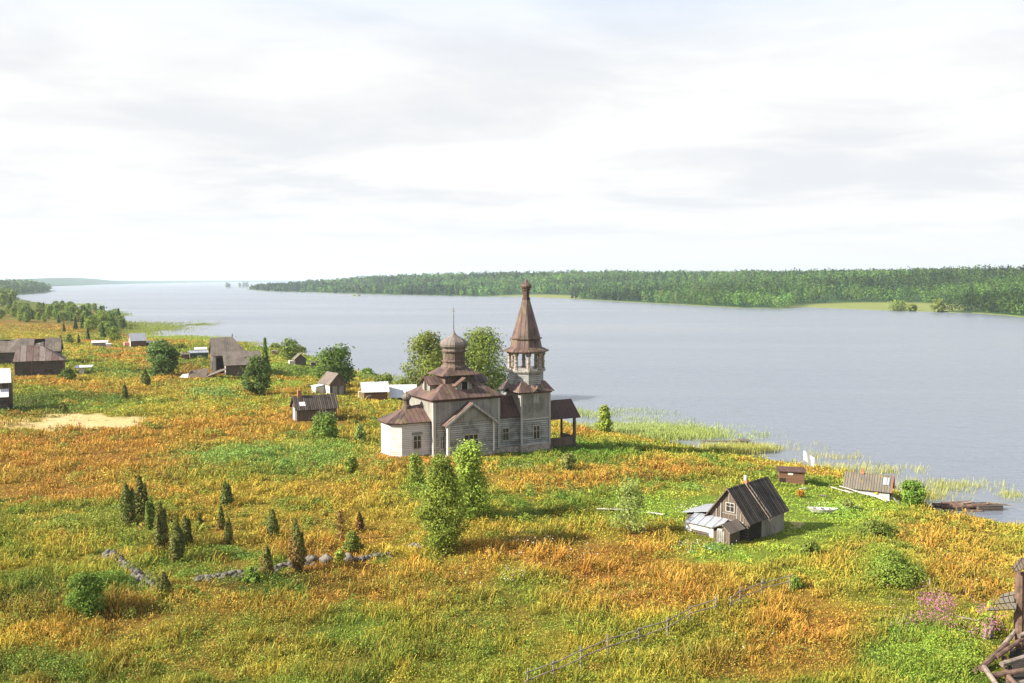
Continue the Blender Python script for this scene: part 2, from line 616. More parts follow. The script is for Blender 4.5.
class Face:
    """a wall plane on which windows and doors are set: point + direction in the thing's own coordinates"""
    def __init__(s, origin, along):
        s.o = np.array(origin, float)
        a = np.array([along[0], along[1], 0.0]); s.a = a / np.linalg.norm(a)
        s.n = np.array([s.a[1], -s.a[0], 0.0])       # outwards: to the right of the direction of travel

    def p(s, u, z, out=0.0):
        q = s.o + s.a * u + s.n * out
        return (q[0], q[1], s.o[2] + z)

    def bar(s, pb, u0, u1, z0, z1, o0, o1):
        A = [s.p(u0, z0, o1), s.p(u1, z0, o1), s.p(u1, z1, o1), s.p(u0, z1, o1)]
        B = [s.p(u0, z0, o0), s.p(u1, z0, o0), s.p(u1, z1, o0), s.p(u0, z1, o0)]
        pb.face(A)
        for i in range(4):
            j = (i + 1) % 4
            pb.face([B[i], B[j], A[j], A[i]])


def window(parent, fc, u, z, wd, ht, cols=2, rows=2, mat='trim', fr=.09, glass='glass', crown=False, name='window'):
    pb = PB()
    fc.bar(pb, u - fr, u, z - fr, z + ht + fr, -.02, .07); fc.bar(pb, u + wd, u + wd + fr, z - fr, z + ht + fr, -.02, .07)
    fc.bar(pb, u, u + wd, z + ht, z + ht + fr, -.02, .068); fc.bar(pb, u, u + wd, z - fr, z, -.02, .068)
    for k in range(1, cols):
        c = u + wd * k / cols
        fc.bar(pb, c - fr * .35, c + fr * .35, z, z + ht, .0, .05)
    for k in range(1, rows):
        c = z + ht * (k / rows if rows != 2 else .62)
        fc.bar(pb, u, u + wd, c - fr * .3, c + fr * .3, .0, .046)
    w = pb.build(name, M[mat], parent)
    pg = PB(); fc.bar(pg, u, u + wd, z, z + ht, -.02, .015)
    pg.build('pane', M[glass], w)
    if crown:
        pc = PB()
        fc.bar(pc, u - .28, u + wd + .28, z + ht + .22, z + ht + .38, -.02, .14)
        fc.bar(pc, u - .18, u + wd + .18, z + ht + .38, z + ht + .52, -.02, .09)
        pc.build('window_cornice', M['board_grey'], w)
    return w


def door(parent, fc, u, wd, ht, mat='old_board', z=0.0):
    pb = PB()
    fc.bar(pb, u, u + wd, z, z + ht, -.02, .05)
    d = pb.build('door', M[mat], parent)
    return d


def gable_walls(pb, L, W, hw, hr, axis='x', base=-.6):
    """four walls with the two gable triangles; ridge along axis"""
    if axis == 'x':
        pb.face([(0, 0, base), (L, 0, base), (L, 0, hw), (0, 0, hw)])
        pb.face([(L, W, base), (0, W, base), (0, W, hw), (L, W, hw)])
        pb.face([(0, W, base), (0, 0, base), (0, 0, hw), (0, W / 2, hw + hr), (0, W, hw)])
        pb.face([(L, 0, base), (L, W, base), (L, W, hw), (L, W / 2, hw + hr), (L, 0, hw)])
    else:
        pb.face([(0, 0, base), (L, 0, base), (L, 0, hw), (L / 2, 0, hw + hr), (0, 0, hw)])
        pb.face([(L, W, base), (0, W, base), (0, W, hw), (L / 2, W, hw + hr), (L, W, hw)])
        pb.face([(0, W, base), (0, 0, base), (0, 0, hw), (0, W, hw)])
        pb.face([(L, 0, base), (L, W, base), (L, W, hw), (L, 0, hw)])


def gable_roof(pb, L, W, hw, hr, axis='x', ov=.35, end=.3, th=.09, lift=.05):
    if axis == 'x':
        k = hr / (W / 2)
        r = (hw + hr + lift)
        e = hw - ov * k + lift
        pb.slab([(-end, -ov, e), (L + end, -ov, e), (L + end, W / 2, r), (-end, W / 2, r)], th)
        pb.slab([(L + end, W + ov, e), (-end, W + ov, e), (-end, W / 2, r + .004), (L + end, W / 2, r + .004)], th)
    else:
        k = hr / (L / 2)
        r = (hw + hr + lift); e = hw - ov * k + lift
        pb.slab([(-ov, W + end, e), (-ov, -end, e), (L / 2, -end, r), (L / 2, W + end, r)], th)
        pb.slab([(L + ov, -end, e), (L + ov, W + end, e), (L / 2, W + end, r + .004), (L / 2, -end, r + .004)], th)


def house(name, label, cat, px, py, deg, L, W, hw, hr, axis='x', wall='old_log', roof='roof_grey', ov=.35, end=.3, group=None, at=None):
    P = ground_at(px, py) if at is None else at
    r = thing(name, label, cat, P, deg, group)
    a = PB(); gable_walls(a, L, W, hw, hr, axis); a.build('wall', M[wall], r)
    b = PB(); gable_roof(b, L, W, hw, hr, axis, ov, end); b.build('roof', M[roof], r)
    return r


def front(L):            # helper faces of a house in its own coordinates
    return Face((0, 0, 0), (1, 0))


def left_side(W):
    return Face((0, W, 0), (0, -1))

# ------------------------------------------------------------------ plant cover: colour of the meadow, some shadow painted in
C_ORANGE = np.array((.48, .215, .050)); C_STRAW = np.array((.47, .335, .055)); C_OLIVE = np.array((.29, .27, .038))
C_GREEN = np.array((.165, .235, .035)); C_LAWN = np.array((.31, .385, .055)); C_FERN = np.array((.19, .29, .07))
C_SAND = np.array((.52, .37, .20)); C_DARK = np.array((.075, .10, .022)); C_BROWN = np.array((.24, .13, .05))
ZONES = [  # picture u, v, half width, half height, kind, strength
    (160, 425, 210, 40, 'y', .55), (280, 500, 160, 30, 'y', .4), (520, 590, 140, 40, 'y', .35), (150, 640, 160, 40, 'y', .35), (850, 620, 120, 50, 'y', .35), (40, 304, 90, 7, 'g', .7),
    (70, 452, 150, 28, 'o', .95), (60, 478, 110, 14, 'o', .6), (250, 425, 90, 14, 'o', .7), (330, 490, 70, 14, 'o', .5), (200, 500, 80, 20, 'o', .45), (460, 610, 70, 30, 'o', .5), (280, 610, 60, 14, 'o', .4), (45, 381, 32, 6, 'o', .9), (110, 392, 45, 8, 'o', .6), (190, 372, 60, 6, 'o', .6),
    (230, 390, 60, 5, 'o', .5), (160, 430, 70, 9, 'o', .5), (330, 415, 50, 9, 'o', .55), (395, 470, 30, 10, 'o', .5), (40, 328, 60, 6, 'o', .5),
    (110, 612, 60, 20, 'o', .8), (30, 620, 50, 20, 'o', .75), (200, 545, 60, 10, 'o', .35), (300, 520, 60, 12, 'o', .4),
    (595, 575, 62, 34, 'o', .85), (690, 590, 52, 18, 'o', .95), (520, 548, 50, 16, 'o', .75), (560, 482, 70, 11, 'o', .75),
    (660, 471, 66, 8, 'o', 1.0), (600, 432, 46, 5, 'o', 1.0), (810, 640, 95, 34, 'o', .85), (930, 560, 90, 36, 'o', .75),
    (770, 600, 60, 22, 'o', .65), (430, 600, 60, 25, 'o', .45), (740, 668, 70, 16, 'o', .8), (980, 520, 40, 10, 'o', .5), (330, 660, 50, 18, 'o', .4), (640, 545, 30, 25, 'o', .7),
    (420, 520, 60, 20, 'y', .5), (260, 490, 90, 16, 'y', .5), (60, 530, 60, 18, 'y', .6), (370, 440, 40, 12, 'y', .5), (60, 348, 50, 5, 'y', .6), (30, 333, 40, 4, 'y', .5),
    (560, 453, 66, 8, 'g', 1.0), (620, 452, 40, 9, 'g', .9), (520, 468, 30, 5, 'g', .5),
    (765, 508, 95, 26, 'l', 1.0), (850, 505, 55, 18, 'l', 1.0), (690, 500, 62, 20, 'l', .95), (640, 518, 45, 12, 'l', .8), (750, 553, 70, 11, 'l', .85), (820, 530, 60, 20, 'l', .8),
    (700, 490, 34, 6, 'y', .6), (885, 570, 40, 24, 'g', .8),
    (70, 404, 90, 9, 'l', .65), (300, 366, 55, 10, 'l', .8), (250, 384, 90, 4, 'l', .75), (330, 400, 40, 6, 'g', .5), (130, 372, 50, 4, 'g', .7), (90, 365, 40, 6, 'g', .6), (185, 352, 30, 5, 'g', .7), (30, 410, 60, 8, 'd', .8), (110, 400, 40, 5, 'd', .6), (40, 398, 50, 5, 'd', .6), (300, 370, 40, 4, 'd', .6), (200, 366, 40, 4, 'd', .6), (130, 372, 60, 4, 'd', .5), (240, 350, 60, 4, 'g', .7),
    (250, 640, 130, 40, 'g', .4), (480, 625, 70, 40, 'g', .45), (40, 668, 70, 16, 'g', .6), (545, 590, 40, 14, 'g', .4), (920, 650, 60, 34, 'g', .8), (140, 575, 60, 20, 'g', .5), (240, 560, 60, 16, 'g', .5), (640, 655, 50, 25, 'g', .45), (770, 575, 30, 10, 'g', .5),
    (270, 458, 88, 14, 'f', .9), (90, 525, 60, 8, 'f', .6), (215, 392, 24, 5, 'f', .6),
    (40, 602, 95, 20, 'd', .75), (50, 672, 90, 18, 'd', .5), (330, 585, 60, 8, 'd', .5), (700, 660, 40, 10, 'd', .4), (420, 650, 60, 14, 'd', .4), (690, 478, 60, 5, 'd', .35), (255, 587, 70, 8, 'd', .45),  # dark patches; the lower left one is a shadow painted into the meadow
    (88, 421, 62, 6, 's', 1.1), (40, 425, 40, 4, 's', .8), (790, 527, 10, 3, 's', .8),
    (880, 306.5, 85, 4.0, 'y', .8), (535, 297.0, 40, 2.2, 'y', .8),
]
KCOL = dict(o=C_ORANGE, y=C_STRAW, g=C_GREEN, l=C_LAWN, f=C_FERN, s=C_SAND, d=C_DARK)


def cover(x, y, z):
    """plant colour with painted shadow, tallness and bareness at ground points"""
    P = np.stack([x, y, z], -1)
    u, v = project(P)
    r = np.hypot(x, y)
    n1 = fbm(x, y, 22, 4, 101); n2 = fbm(x, y, 7, 3, 111); n3 = fbm(x, y, 2.2, 2, 121)
    t = n1 * .55 + n2 * .3 + n3 * .15
    a = sstep(.38, .50, t)[..., None]; b = sstep(.50, .64, t)[..., None]
    c = C_OLIVE * 1.0 * (1 - a) + C_STRAW * a
    c = c * (1 - b) + C_ORANGE * b
    g = sstep(.53, .60, fbm(x, y, 9, 4, 131) * .7 + n3 * .3)[..., None] * .85
    c = c * (1 - g) + C_GREEN * g
    tall = np.ones(x.shape); bare = np.zeros(x.shape)
    du = (n2 - .5) * 26 + (n3 - .5) * 16; dv = (fbm(x, y, 6, 3, 141) - .5) * 10 + (vnoise(x / 1.5, y / 1.5, 151) - .5) * 5
    vscale = np.clip((v - 290) / 150, .15, 1.4)
    for zu, zv, ru, rv, k, s in ZONES:
        if zv > 320 or k == 'y':
            q = ((u + du * vscale - zu) / ru) ** 2 + ((v + dv * vscale - zv) / rv) ** 2
        else:
            q = ((u - zu) / ru) ** 2 + ((v - zv) / rv) ** 2
        wgt = np.clip(s * sstep(1.5, .35, np.sqrt(q)) if k != 's' else s * sstep(1.15, .75, np.sqrt(q)), 0, 1)
        wgt = np.where((v > 255) & (y > 0), wgt, 0)
        wn = wgt if k == 's' else np.clip(wgt * (.55 + 1.0 * n2 + .7 * (n3 - .5)), 0, 1)
        c = c * (1 - wn[..., None]) + KCOL[k] * wn[..., None]
        if k == 'l': tall = tall * (1 - .72 * wgt)
        if k == 's': bare = np.maximum(bare, wgt)
        if k in 'od': tall = tall * (1 + .25 * wgt)
    return c, tall, bare, u, v


# ------------------------------------------------------------------ ground sheet, water
ang = np.concatenate([np.linspace(-180, -42, 50)[:-1], np.linspace(-42, 42, 640), np.linspace(42, 180, 50)[1:]])
rad = np.concatenate([[0.5, 6, 12, 20, 28, 34], np.geomspace(40, 15000, 560)])
AA, RR = np.meshgrid(np.radians(ang), rad, indexing='xy')
GX = RR * np.sin(AA); GY = RR * np.cos(AA)
GZ = height(GX, GY)
gc, gt, gb, gu, gv = cover(GX, GY, GZ)
dn, dh, di, df = land(GX, GY)
wood = np.array((.040, .075, .024))
farw = (np.maximum(np.maximum(dh, di), df) > 0)[..., None]
shoreline = (sstep(9, 3, df) * (df > 0))[..., None]
nearmead = np.zeros(GX.shape)
for zu, zv, ru, rv in ((880, 307.5, 90, 5.0), (535, 297.0, 45, 2.4)):
    nearmead = np.maximum(nearmead, sstep(1.3, .8, np.sqrt(((gu - zu) / ru) ** 2 + ((gv - zv) / rv) ** 2)))
MEAD = nearmead
wc = wood * (1 - np.maximum(shoreline * .7, nearmead[..., None])) + np.array((.20, .21, .07)) * np.maximum(shoreline * .7, nearmead[..., None])
gcol = np.where(farw, wc, gc * (.42 + .58 * gb[..., None]))  # turf under grass darkened: shade between tufts put into the colour
wet = sstep(3.0, 0.2, dn)[..., None] * (~farw)
gcol = gcol * (1 - wet) + np.array((.12, .11, .05)) * wet
nr, na = GX.shape
idx = np.arange(nr * na).reshape(nr, na)
quads = np.stack([idx[:-1, :-1], idx[:-1, 1:], idx[1:, 1:], idx[1:, :-1]], -1).reshape(-1, 4)[:, ::-1]
V = np.stack([GX, GY, GZ], -1).reshape(-1, 3)
tag(link('ground', array_mesh('ground', V, quads, M['ground'], gcol.reshape(-1, 3), True)), kind='structure')

wa = np.radians(np.linspace(0, 360, 97)[:-1])
wr = np.array([1.0, 60, 400, 2000, 8000, 14950])
wv = np.stack([np.outer(wr, np.sin(wa)), np.outer(wr, np.cos(wa)), np.zeros((len(wr), len(wa)))], -1).reshape(-1, 3)
wi = np.arange(len(wr) * len(wa)).reshape(len(wr), len(wa))
wj = np.roll(wi, -1, 1)
wq = np.stack([wi[:-1], wj[:-1], wj[1:], wi[1:]], -1).reshape(-1, 4)[:, ::-1]
tag(link('water', array_mesh('water', wv, wq, M['water'])), kind='structure')

# ------------------------------------------------------------------ foliage made of many small faces
rng = np.random.default_rng(7)


def leaf_quads(C, S, Cl, up=0.0, rg=rng, aspect=.62, N=None, jit=.5):
    """randomly turned leaf-shaped quads at centres C with sizes S and colours Cl"""
    n = len(C)
    a = rg.normal(size=(n, 3)); a[:, 2] = a[:, 2] * (1 - up) + up * np.abs(a[:, 2]) * 2
    a /= np.linalg.norm(a, axis=1)[:, None]
    if N is not None:            # leaves lie along the surface of their clump
        nn = N + rg.normal(size=(n, 3)) * jit; nn /= np.linalg.norm(nn, axis=1)[:, None]
        a = np.cross(nn, rg.normal(size=(n, 3))); a /= np.linalg.norm(a, axis=1)[:, None]
        b = np.cross(nn, a)
    else:
        b = np.cross(a, rg.normal(size=(n, 3))); b /= np.linalg.norm(b, axis=1)[:, None]
    A = a * S[:, None] * .5; B = b * (S * aspect)[:, None] * .5
    V = np.stack([C - A, C + B + A * .1, C + A, C - B + A * .1], 1).reshape(-1, 3)
    Fq = np.arange(4 * n).reshape(n, 4)
    return V, Fq, np.repeat(Cl, 4, 0)


def blades(P, Hh, W, lean, Cb, Ct, rg=rng):
    """upright tapering blades: base P, height Hh, width W, base and tip colours"""
    n = len(P)
    an = rg.uniform(0, 2 * np.pi, n)
    w_ = np.stack([np.cos(an), np.sin(an), np.zeros(n)], -1) * W[:, None] * .5
    la = rg.uniform(0, 2 * np.pi, n)
    ln = np.stack([np.cos(la), np.sin(la), np.zeros(n)], -1) * (Hh * lean * rg.uniform(.2, 1, n))[:, None]
    ln[:, 0] += Hh * .12
    top = P + ln; top[:, 2] += Hh
    V = np.stack([P - w_, P + w_, top + w_ * .45, top - w_ * .45], 1).reshape(-1, 3)
    Fq = np.arange(4 * n).reshape(n, 4)
    Cc = np.stack([Cb, Cb, Ct, Ct], 1).reshape(-1, 3)
    return V, Fq, Cc


FOOT = []        # footprints (x, y, radius) kept free of tall grass; filled before the grass is grown


def polar_points(n, r0, r1, a0, a1, rg=rng, power=1.0):
    th = np.radians(rg.uniform(a0, a1, n))
    r = np.exp(rg.uniform(np.log(r0), np.log(r1), n))
    return r * np.sin(th), r * np.cos(th), r


def grow_grass():
    n = 230000
    x, y, r = polar_points(n, 40, 520, -35, 35)
    x2, y2, r2 = polar_points(42000, 30, 300, 30, 52)          # and what a step aside would show
    x3, y3, r3 = polar_points(26000, 30, 300, -50, -33); x4, y4, r4 = polar_points(14000, 26, 41, -36, 36)
    x = np.concatenate([x, x2, x3, x4]); y = np.concatenate([y, y2, y3, y4]); r = np.concatenate([r, r2, r3, r4]); n = len(x)
    z = height(x, y); dn = poly_sd(x, y, NEAR)
    c, tall, bare, u, v = cover(x, y, z)
    keep = (dn > .6) & (rng.random(n) > bare * .97)
    for fx, fy, fr in FOOT:
        tall = np.where((x - fx) ** 2 + (y - fy) ** 2 < fr * fr, np.minimum(tall, .32), tall)
    x, y, z, r, c, tall = x[keep], y[keep], z[keep], r[keep], c[keep], tall[keep]
    n = len(x)
    # plants of several kinds grow side by side: every tuft leans to one of them
    cl = fbm(x, y, 1.7, 3, 177); pick = rng.random(n) * .55 + cl * .45
    lawn = (tall < .6)[:, None]
    alt = np.where((pick < .36)[:, None], np.array((.145, .225, .030)), np.where((pick > .62)[:, None], np.array((.50, .34, .07)), np.where((rng.random(n) < .35)[:, None], np.array((.26, .27, .038)), c)))
    alt = np.where(lawn, c * np.where((pick > .62)[:, None], np.array((1.35, 1.1, 1.0)), 1.0), alt)
    mixk = np.clip(.46 - r / 900, .2, .46)[:, None]; c = c * (1 - mixk) + alt * mixk
    k = 5
    sp = np.clip(.0052 * r, .2, 1.8)
    bx = np.repeat(x, k) + rng.normal(size=n * k) * np.repeat(sp, k) * .42
    by = np.repeat(y, k) + rng.normal(size=n * k) * np.repeat(sp, k) * .42
    bz = np.repeat(z, k) - .03
    c = c * (.72 + .56 * fbm(x, y, 2.4, 2, 181))[:, None]
    bump = .22 + 1.75 * sstep(.30, .75, fbm(x, y, 2.3, 3, 171))
    hh = np.repeat(tall * bump * .39, k) * rng.uniform(.4, 1.25, n * k)
    ww = np.clip(.0010 * np.repeat(r, k), .045, .36) * rng.uniform(.6, 1.5, n * k)
    ck = np.repeat(c * (1 + (rng.uniform(.80, 1.22, n) - 1) * np.clip(1.2 - r / 300, .35, 1))[:, None], k, 0) * rng.uniform(.82, 1.18, (n * k, 1)) * rng.uniform(.94, 1.06, (n * k, 3))
    herb = np.repeat(rng.random(n) < .62, k)
    P = np.stack([bx, by, bz], -1)
    g = ~herb
    A = blades(P[g], hh[g], ww[g], .75, ck[g] * np.array((.60, .70, .66)), ck[g] * np.array((1.14, 1.08, .98)))  # blade feet darkened: shade low in the grass put into the colour
    Q = P[herb].copy(); Q[:, 2] += hh[herb] * rng.uniform(.15, 1.0, herb.sum())
    B = leaf_quads(Q, np.clip(.0017 * np.repeat(r, k)[herb], .08, .5) * rng.uniform(.7, 1.5, herb.sum()), ck[herb] * np.array((.92, 1.05, .95)), .4)
    return np.concatenate([A[0], B[0]]), np.concatenate([A[1], B[1] + len(A[0])]), np.concatenate([A[2], B[2]])


def reeds():
    spots = [  # u, v, half width, half height, count, colour
        (680, 436, 60, 7, 2200, (.30, .36, .10)), (640, 428, 50, 7, 1700, (.30, .36, .12)), (740, 452, 50, 6, 1400, (.36, .36, .09)), (800, 460, 50, 4, 800, (.38, .36, .09)),
        (600, 415, 60, 6, 900, (.28, .34, .12)), (720, 436, 50, 3, 200, (.28, .34, .10)), (860, 470, 50, 4, 380, (.36, .36, .10)), (950, 488, 50, 6, 170, (.34, .35, .10)), (1010, 496, 12, 3, 40, (.32, .34, .10)), (925, 500, 20, 5, 260, (.36, .36, .08)),
        (150, 327, 30, 3.6, 2600, (.23, .27, .06)), (182, 339.2, 34, 2.6, 2600, (.27, .33, .05)), (140, 333, 14, 4, 900, (.25, .28, .06)), (195, 324, 16, 1.6, 350, (.22, .26, .06)), (80, 304.5, 20, .8, 500, (.27, .33, .08)), (120, 314, 8, 2, 300, (.2, .26, .06)),
        (235, 343.5, 30, 1.5, 400, (.25, .28, .06)), (385, 380, 40, 3, 500, (.22, .28, .07)),
    ]
    Vs, Cs = [], []
    for u, v, ru, rv, n, c in spots:
        q = rng.normal(size=(n, 2)) * .55
        for a, b in q:
            pu, pv = u + a * ru, v + b * rv
            if pv < 290: continue
            p = at_z(pu, pv, 0.0)
            Vs.append((p[0], p[1])); Cs.append(c)
    Vs = np.array(Vs); Cs = np.array(Cs)
    dn = poly_sd(Vs[:, 0], Vs[:, 1], NEAR)
    cl = fbm(Vs[:, 0], Vs[:, 1], np.clip(np.hypot(Vs[:, 0], Vs[:, 1]) * .04, 3, 30).mean(), 3, 77)
    keep = (dn < 3) & (cl + rng.uniform(-.18, .18, len(Vs)) > .48)
    Vs, Cs = Vs[keep], Cs[keep]
    k = 9
    r = np.repeat(np.hypot(Vs[:, 0], Vs[:, 1]), k)
    P = np.repeat(np.concatenate([Vs, np.zeros((len(Vs), 1))], 1), k, 0)
    P[:, :2] += rng.normal(size=(len(P), 2)) * np.clip(r * .004, .3, 2.0)[:, None]
    P[:, 2] = height(P[:, 0], P[:, 1]).clip(-.6, 9) - .02
    hh = rng.uniform(.6, 1.35, len(P)); ww = np.clip(r * .00048, .035, .4) * rng.uniform(.6, 1.4, len(P))
    c = np.repeat(Cs, k, 0) * rng.uniform(.75, 1.25, (len(P), 1))
    return blades(P, hh, ww, .35, c * 1.0, c * np.array((.98, 1.05, 1.1)))


def undergrowth():
    """broad-leaved weeds, nettles and raspberry patches"""
    spots = [  # u, v, ru, rv, count, height, colour
        (270, 458, 84, 11, 15000, .85, (.115, .215, .055)), (330, 449, 30, 7, 3000, .8, (.12, .22, .05)), (85, 525, 44, 8, 4500, .7, (.135, .20, .04)), (150, 505, 40, 7, 2500, .6, (.135, .20, .04)),
        (300, 505, 24, 4, 1500, .7, (.10, .18, .04)), (215, 395, 26, 5, 2600, .9, (.11, .20, .06)), (300, 437, 20, 3, 1200, .7, (.09, .16, .04)),
        (930, 655, 48, 26, 12000, .8, (.13, .23, .04)), (890, 562, 36, 15, 6500, .9, (.15, .23, .04)), (820, 575, 40, 8, 1500, .5, (.15, .22, .04)), (880, 532, 20, 5, 1400, .7, (.10, .16, .035)),
        (110, 590, 36, 11, 5000, .8, (.085, .165, .035)), (170, 575, 50, 10, 2600, .6, (.11, .19, .04)), (230, 560, 34, 8, 2000, .6, (.10, .19, .045)), (60, 590, 16, 8, 1800, .8, (.09, .15, .035)), (200, 590, 40, 8, 1500, .5, (.11, .17, .035)),
        (425, 487, 26, 7, 2600, .8, (.11, .20, .045)), (510, 520, 30, 5, 1400, .5, (.12, .2, .04)), (700, 549, 26, 6, 3000, .5, (.10, .21, .06)), (840, 512, 26, 6, 3200, .45, (.14, .27, .05)), (870, 508, 40, 7, 2200, .5, (.16, .25, .04)), (690, 488, 16, 4, 800, .5, (.12, .22, .05)),
        (585, 450, 50, 8, 4500, .5, (.08, .18, .03)), (530, 463, 44, 4, 1300, .5, (.10, .18, .03)), (60, 397, 40, 4, 2200, .9, (.085, .14, .03)), (30, 402, 24, 4, 1400, 1.0, (.07, .12, .03)), (100, 398, 20, 4, 700, 1.0, (.08, .13, .03)), (300, 374, 40, 4, 2200, 1.0, (.08, .14, .03)), (240, 384, 40, 3, 500, .6, (.13, .21, .03)), (130, 376, 34, 3, 1400, .8, (.11, .19, .06)),
        (200, 362, 20, 4, 700, 1.0, (.09, .15, .03)), (740, 600, 40, 12, 1200, .5, (.13, .19, .035)), (640, 650, 60, 22, 1400, .5, (.13, .20, .035)), (500, 640, 70, 30, 2200, .5, (.13, .20, .035)), (250, 640, 120, 36, 2600, .5, (.12, .19, .035)), (540, 590, 30, 10, 700, .5, (.12, .2, .035)), (40, 668, 50, 12, 1500, .6, (.10, .17, .035)),
        (660, 475, 50, 3, 600, .6, (.12, .15, .03)), (380, 392, 20, 3, 300, .8, (.16, .2, .04)),
    ]
    Cn, Sz, Cl = [], [], []
    for u, v, ru, rv, n, hgt, c in spots:
        P0 = ground_at(u, v)
        sx = ru * px_scale(P0); dep = abs(ground_at(u, v + rv)[1] - ground_at(u, v - rv)[1]) / 2
        q = rng.normal(size=(n, 2)) * .55
        x = P0[0] + q[:, 0] * sx + q[:, 1] * dep * P0[0] / P0[1]; y = P0[1] + q[:, 1] * dep
        cl = fbm(x, y, 2.6, 3, 203)
        ok = cl > .36
        x, y, cl = x[ok], y[ok], cl[ok]
        top = hgt * np.clip((cl - .30) * 3.2, .2, 1.3) * np.clip(1.25 - np.hypot(q[ok, 0], q[ok, 1]) * .55, .3, 1)
        z = height(x, y) + top * rng.random(len(x)) ** .6
        Cn.append(np.stack([x, y, z], -1))
        Sz.append(np.clip(.0019 * np.hypot(x, y), .11, .45) * rng.uniform(.7, 1.4, len(x)))
        Cl.append(np.array(c) * np.array((1.95, 1.45, 1.15)) * rng.uniform(.7, 1.3, (len(x), 1)) * rng.uniform(.92, 1.08, (len(x), 3)))
    return leaf_quads(np.concatenate(Cn), np.concatenate(Sz), np.concatenate(Cl), .45)


def tussocks():
    """knee high mounds of weeds and meadowsweet all over the meadow"""
    n = 6500
    x, y, r = polar_points(n, 42, 330, -34, 34)
    z = height(x, y); dn = poly_sd(x, y, NEAR)
    c, tall, bare, u, v = cover(x, y, z)
    keep = (dn > 3) & (bare < .2) & (tall > .55) & (fbm(x, y, 9, 3, 411) + rng.uniform(-.15, .15, n) > .50)
    for fx, fy, fr in FOOT:
        keep &= (x - fx) ** 2 + (y - fy) ** 2 > (fr + .5) ** 2
    x, y, z, r, c = x[keep], y[keep], z[keep], r[keep], c[keep]
    n = len(x); kind = rng.random(n)
    tc_ = np.where((kind < .16)[:, None], np.array((.095, .160, .030)), np.where((kind < .50)[:, None], np.array((.175, .255, .038)), np.where((kind < .72)[:, None], np.array((.26, .29, .055)), np.where((kind < .90)[:, None], c, np.array((.36, .17, .05))))))
    tc_ = tc_ * .75 + c * .25
    k = 70; i = np.repeat(np.arange(n), k)
    big = rng.random(n) < .4; rad = rng.uniform(.35, .95, n) * np.where(big, 1.7, 1.0) * np.clip(r / 110, .8, 1.5); ht = rng.uniform(.45, .9, n) * np.where(big, 1.35, 1.0)
    an = rng.uniform(0, 2 * np.pi, n * k); q = np.sqrt(rng.random(n * k))
    px_, py_ = x[i] + rad[i] * q * np.cos(an), y[i] + rad[i] * q * np.sin(an) * .9
    pz = z[i] + ht[i] * np.sqrt(np.clip(1.02 - q ** 2, 0, 1)) * rng.random(n * k) ** .5
    C = tc_[i] * rng.uniform(.75, 1.25, (n * k, 1))
    Nn = np.stack([q * np.cos(an), q * np.sin(an), .35 + .6 * (1 - q)], -1); Nn /= np.linalg.norm(Nn, axis=1)[:, None]
    return leaf_quads(np.stack([px_, py_, pz], -1), np.clip(.0020 * r[i], .11, .5) * rng.uniform(.6, 1.4, n * k), C, 0, rng, .6, Nn, .5)


def scatter_blossom(spots, rg=rng, gap=.42):
    Cn, Sz, Cl = [], [], []
    for u, v, ru, rv, n, h0, h1_, size, c in spots:
        P0 = ground_at(u, v); sx = ru * px_scale(P0); dep = abs(ground_at(u, v + rv)[1] - ground_at(u, v - rv)[1]) / 2
        q = rg.normal(size=(n, 2)) * .55
        x = P0[0] + q[:, 0] * sx + q[:, 1] * dep * P0[0] / P0[1]; y = P0[1] + q[:, 1] * dep
        ok = fbm(x, y, 1.6, 2, 77) > gap
        x, y = x[ok], y[ok]
        Cn.append(np.stack([x, y, height(x, y) + rg.uniform(h0, h1_, len(x))], -1))
        Sz.append(size * rg.uniform(.6, 1.3, len(x)))
        Cl.append(np.array(c) * rg.uniform(.75, 1.2, (len(x), 1)))
    return leaf_quads(np.concatenate(Cn), np.concatenate(Sz), np.concatenate(Cl), .3)


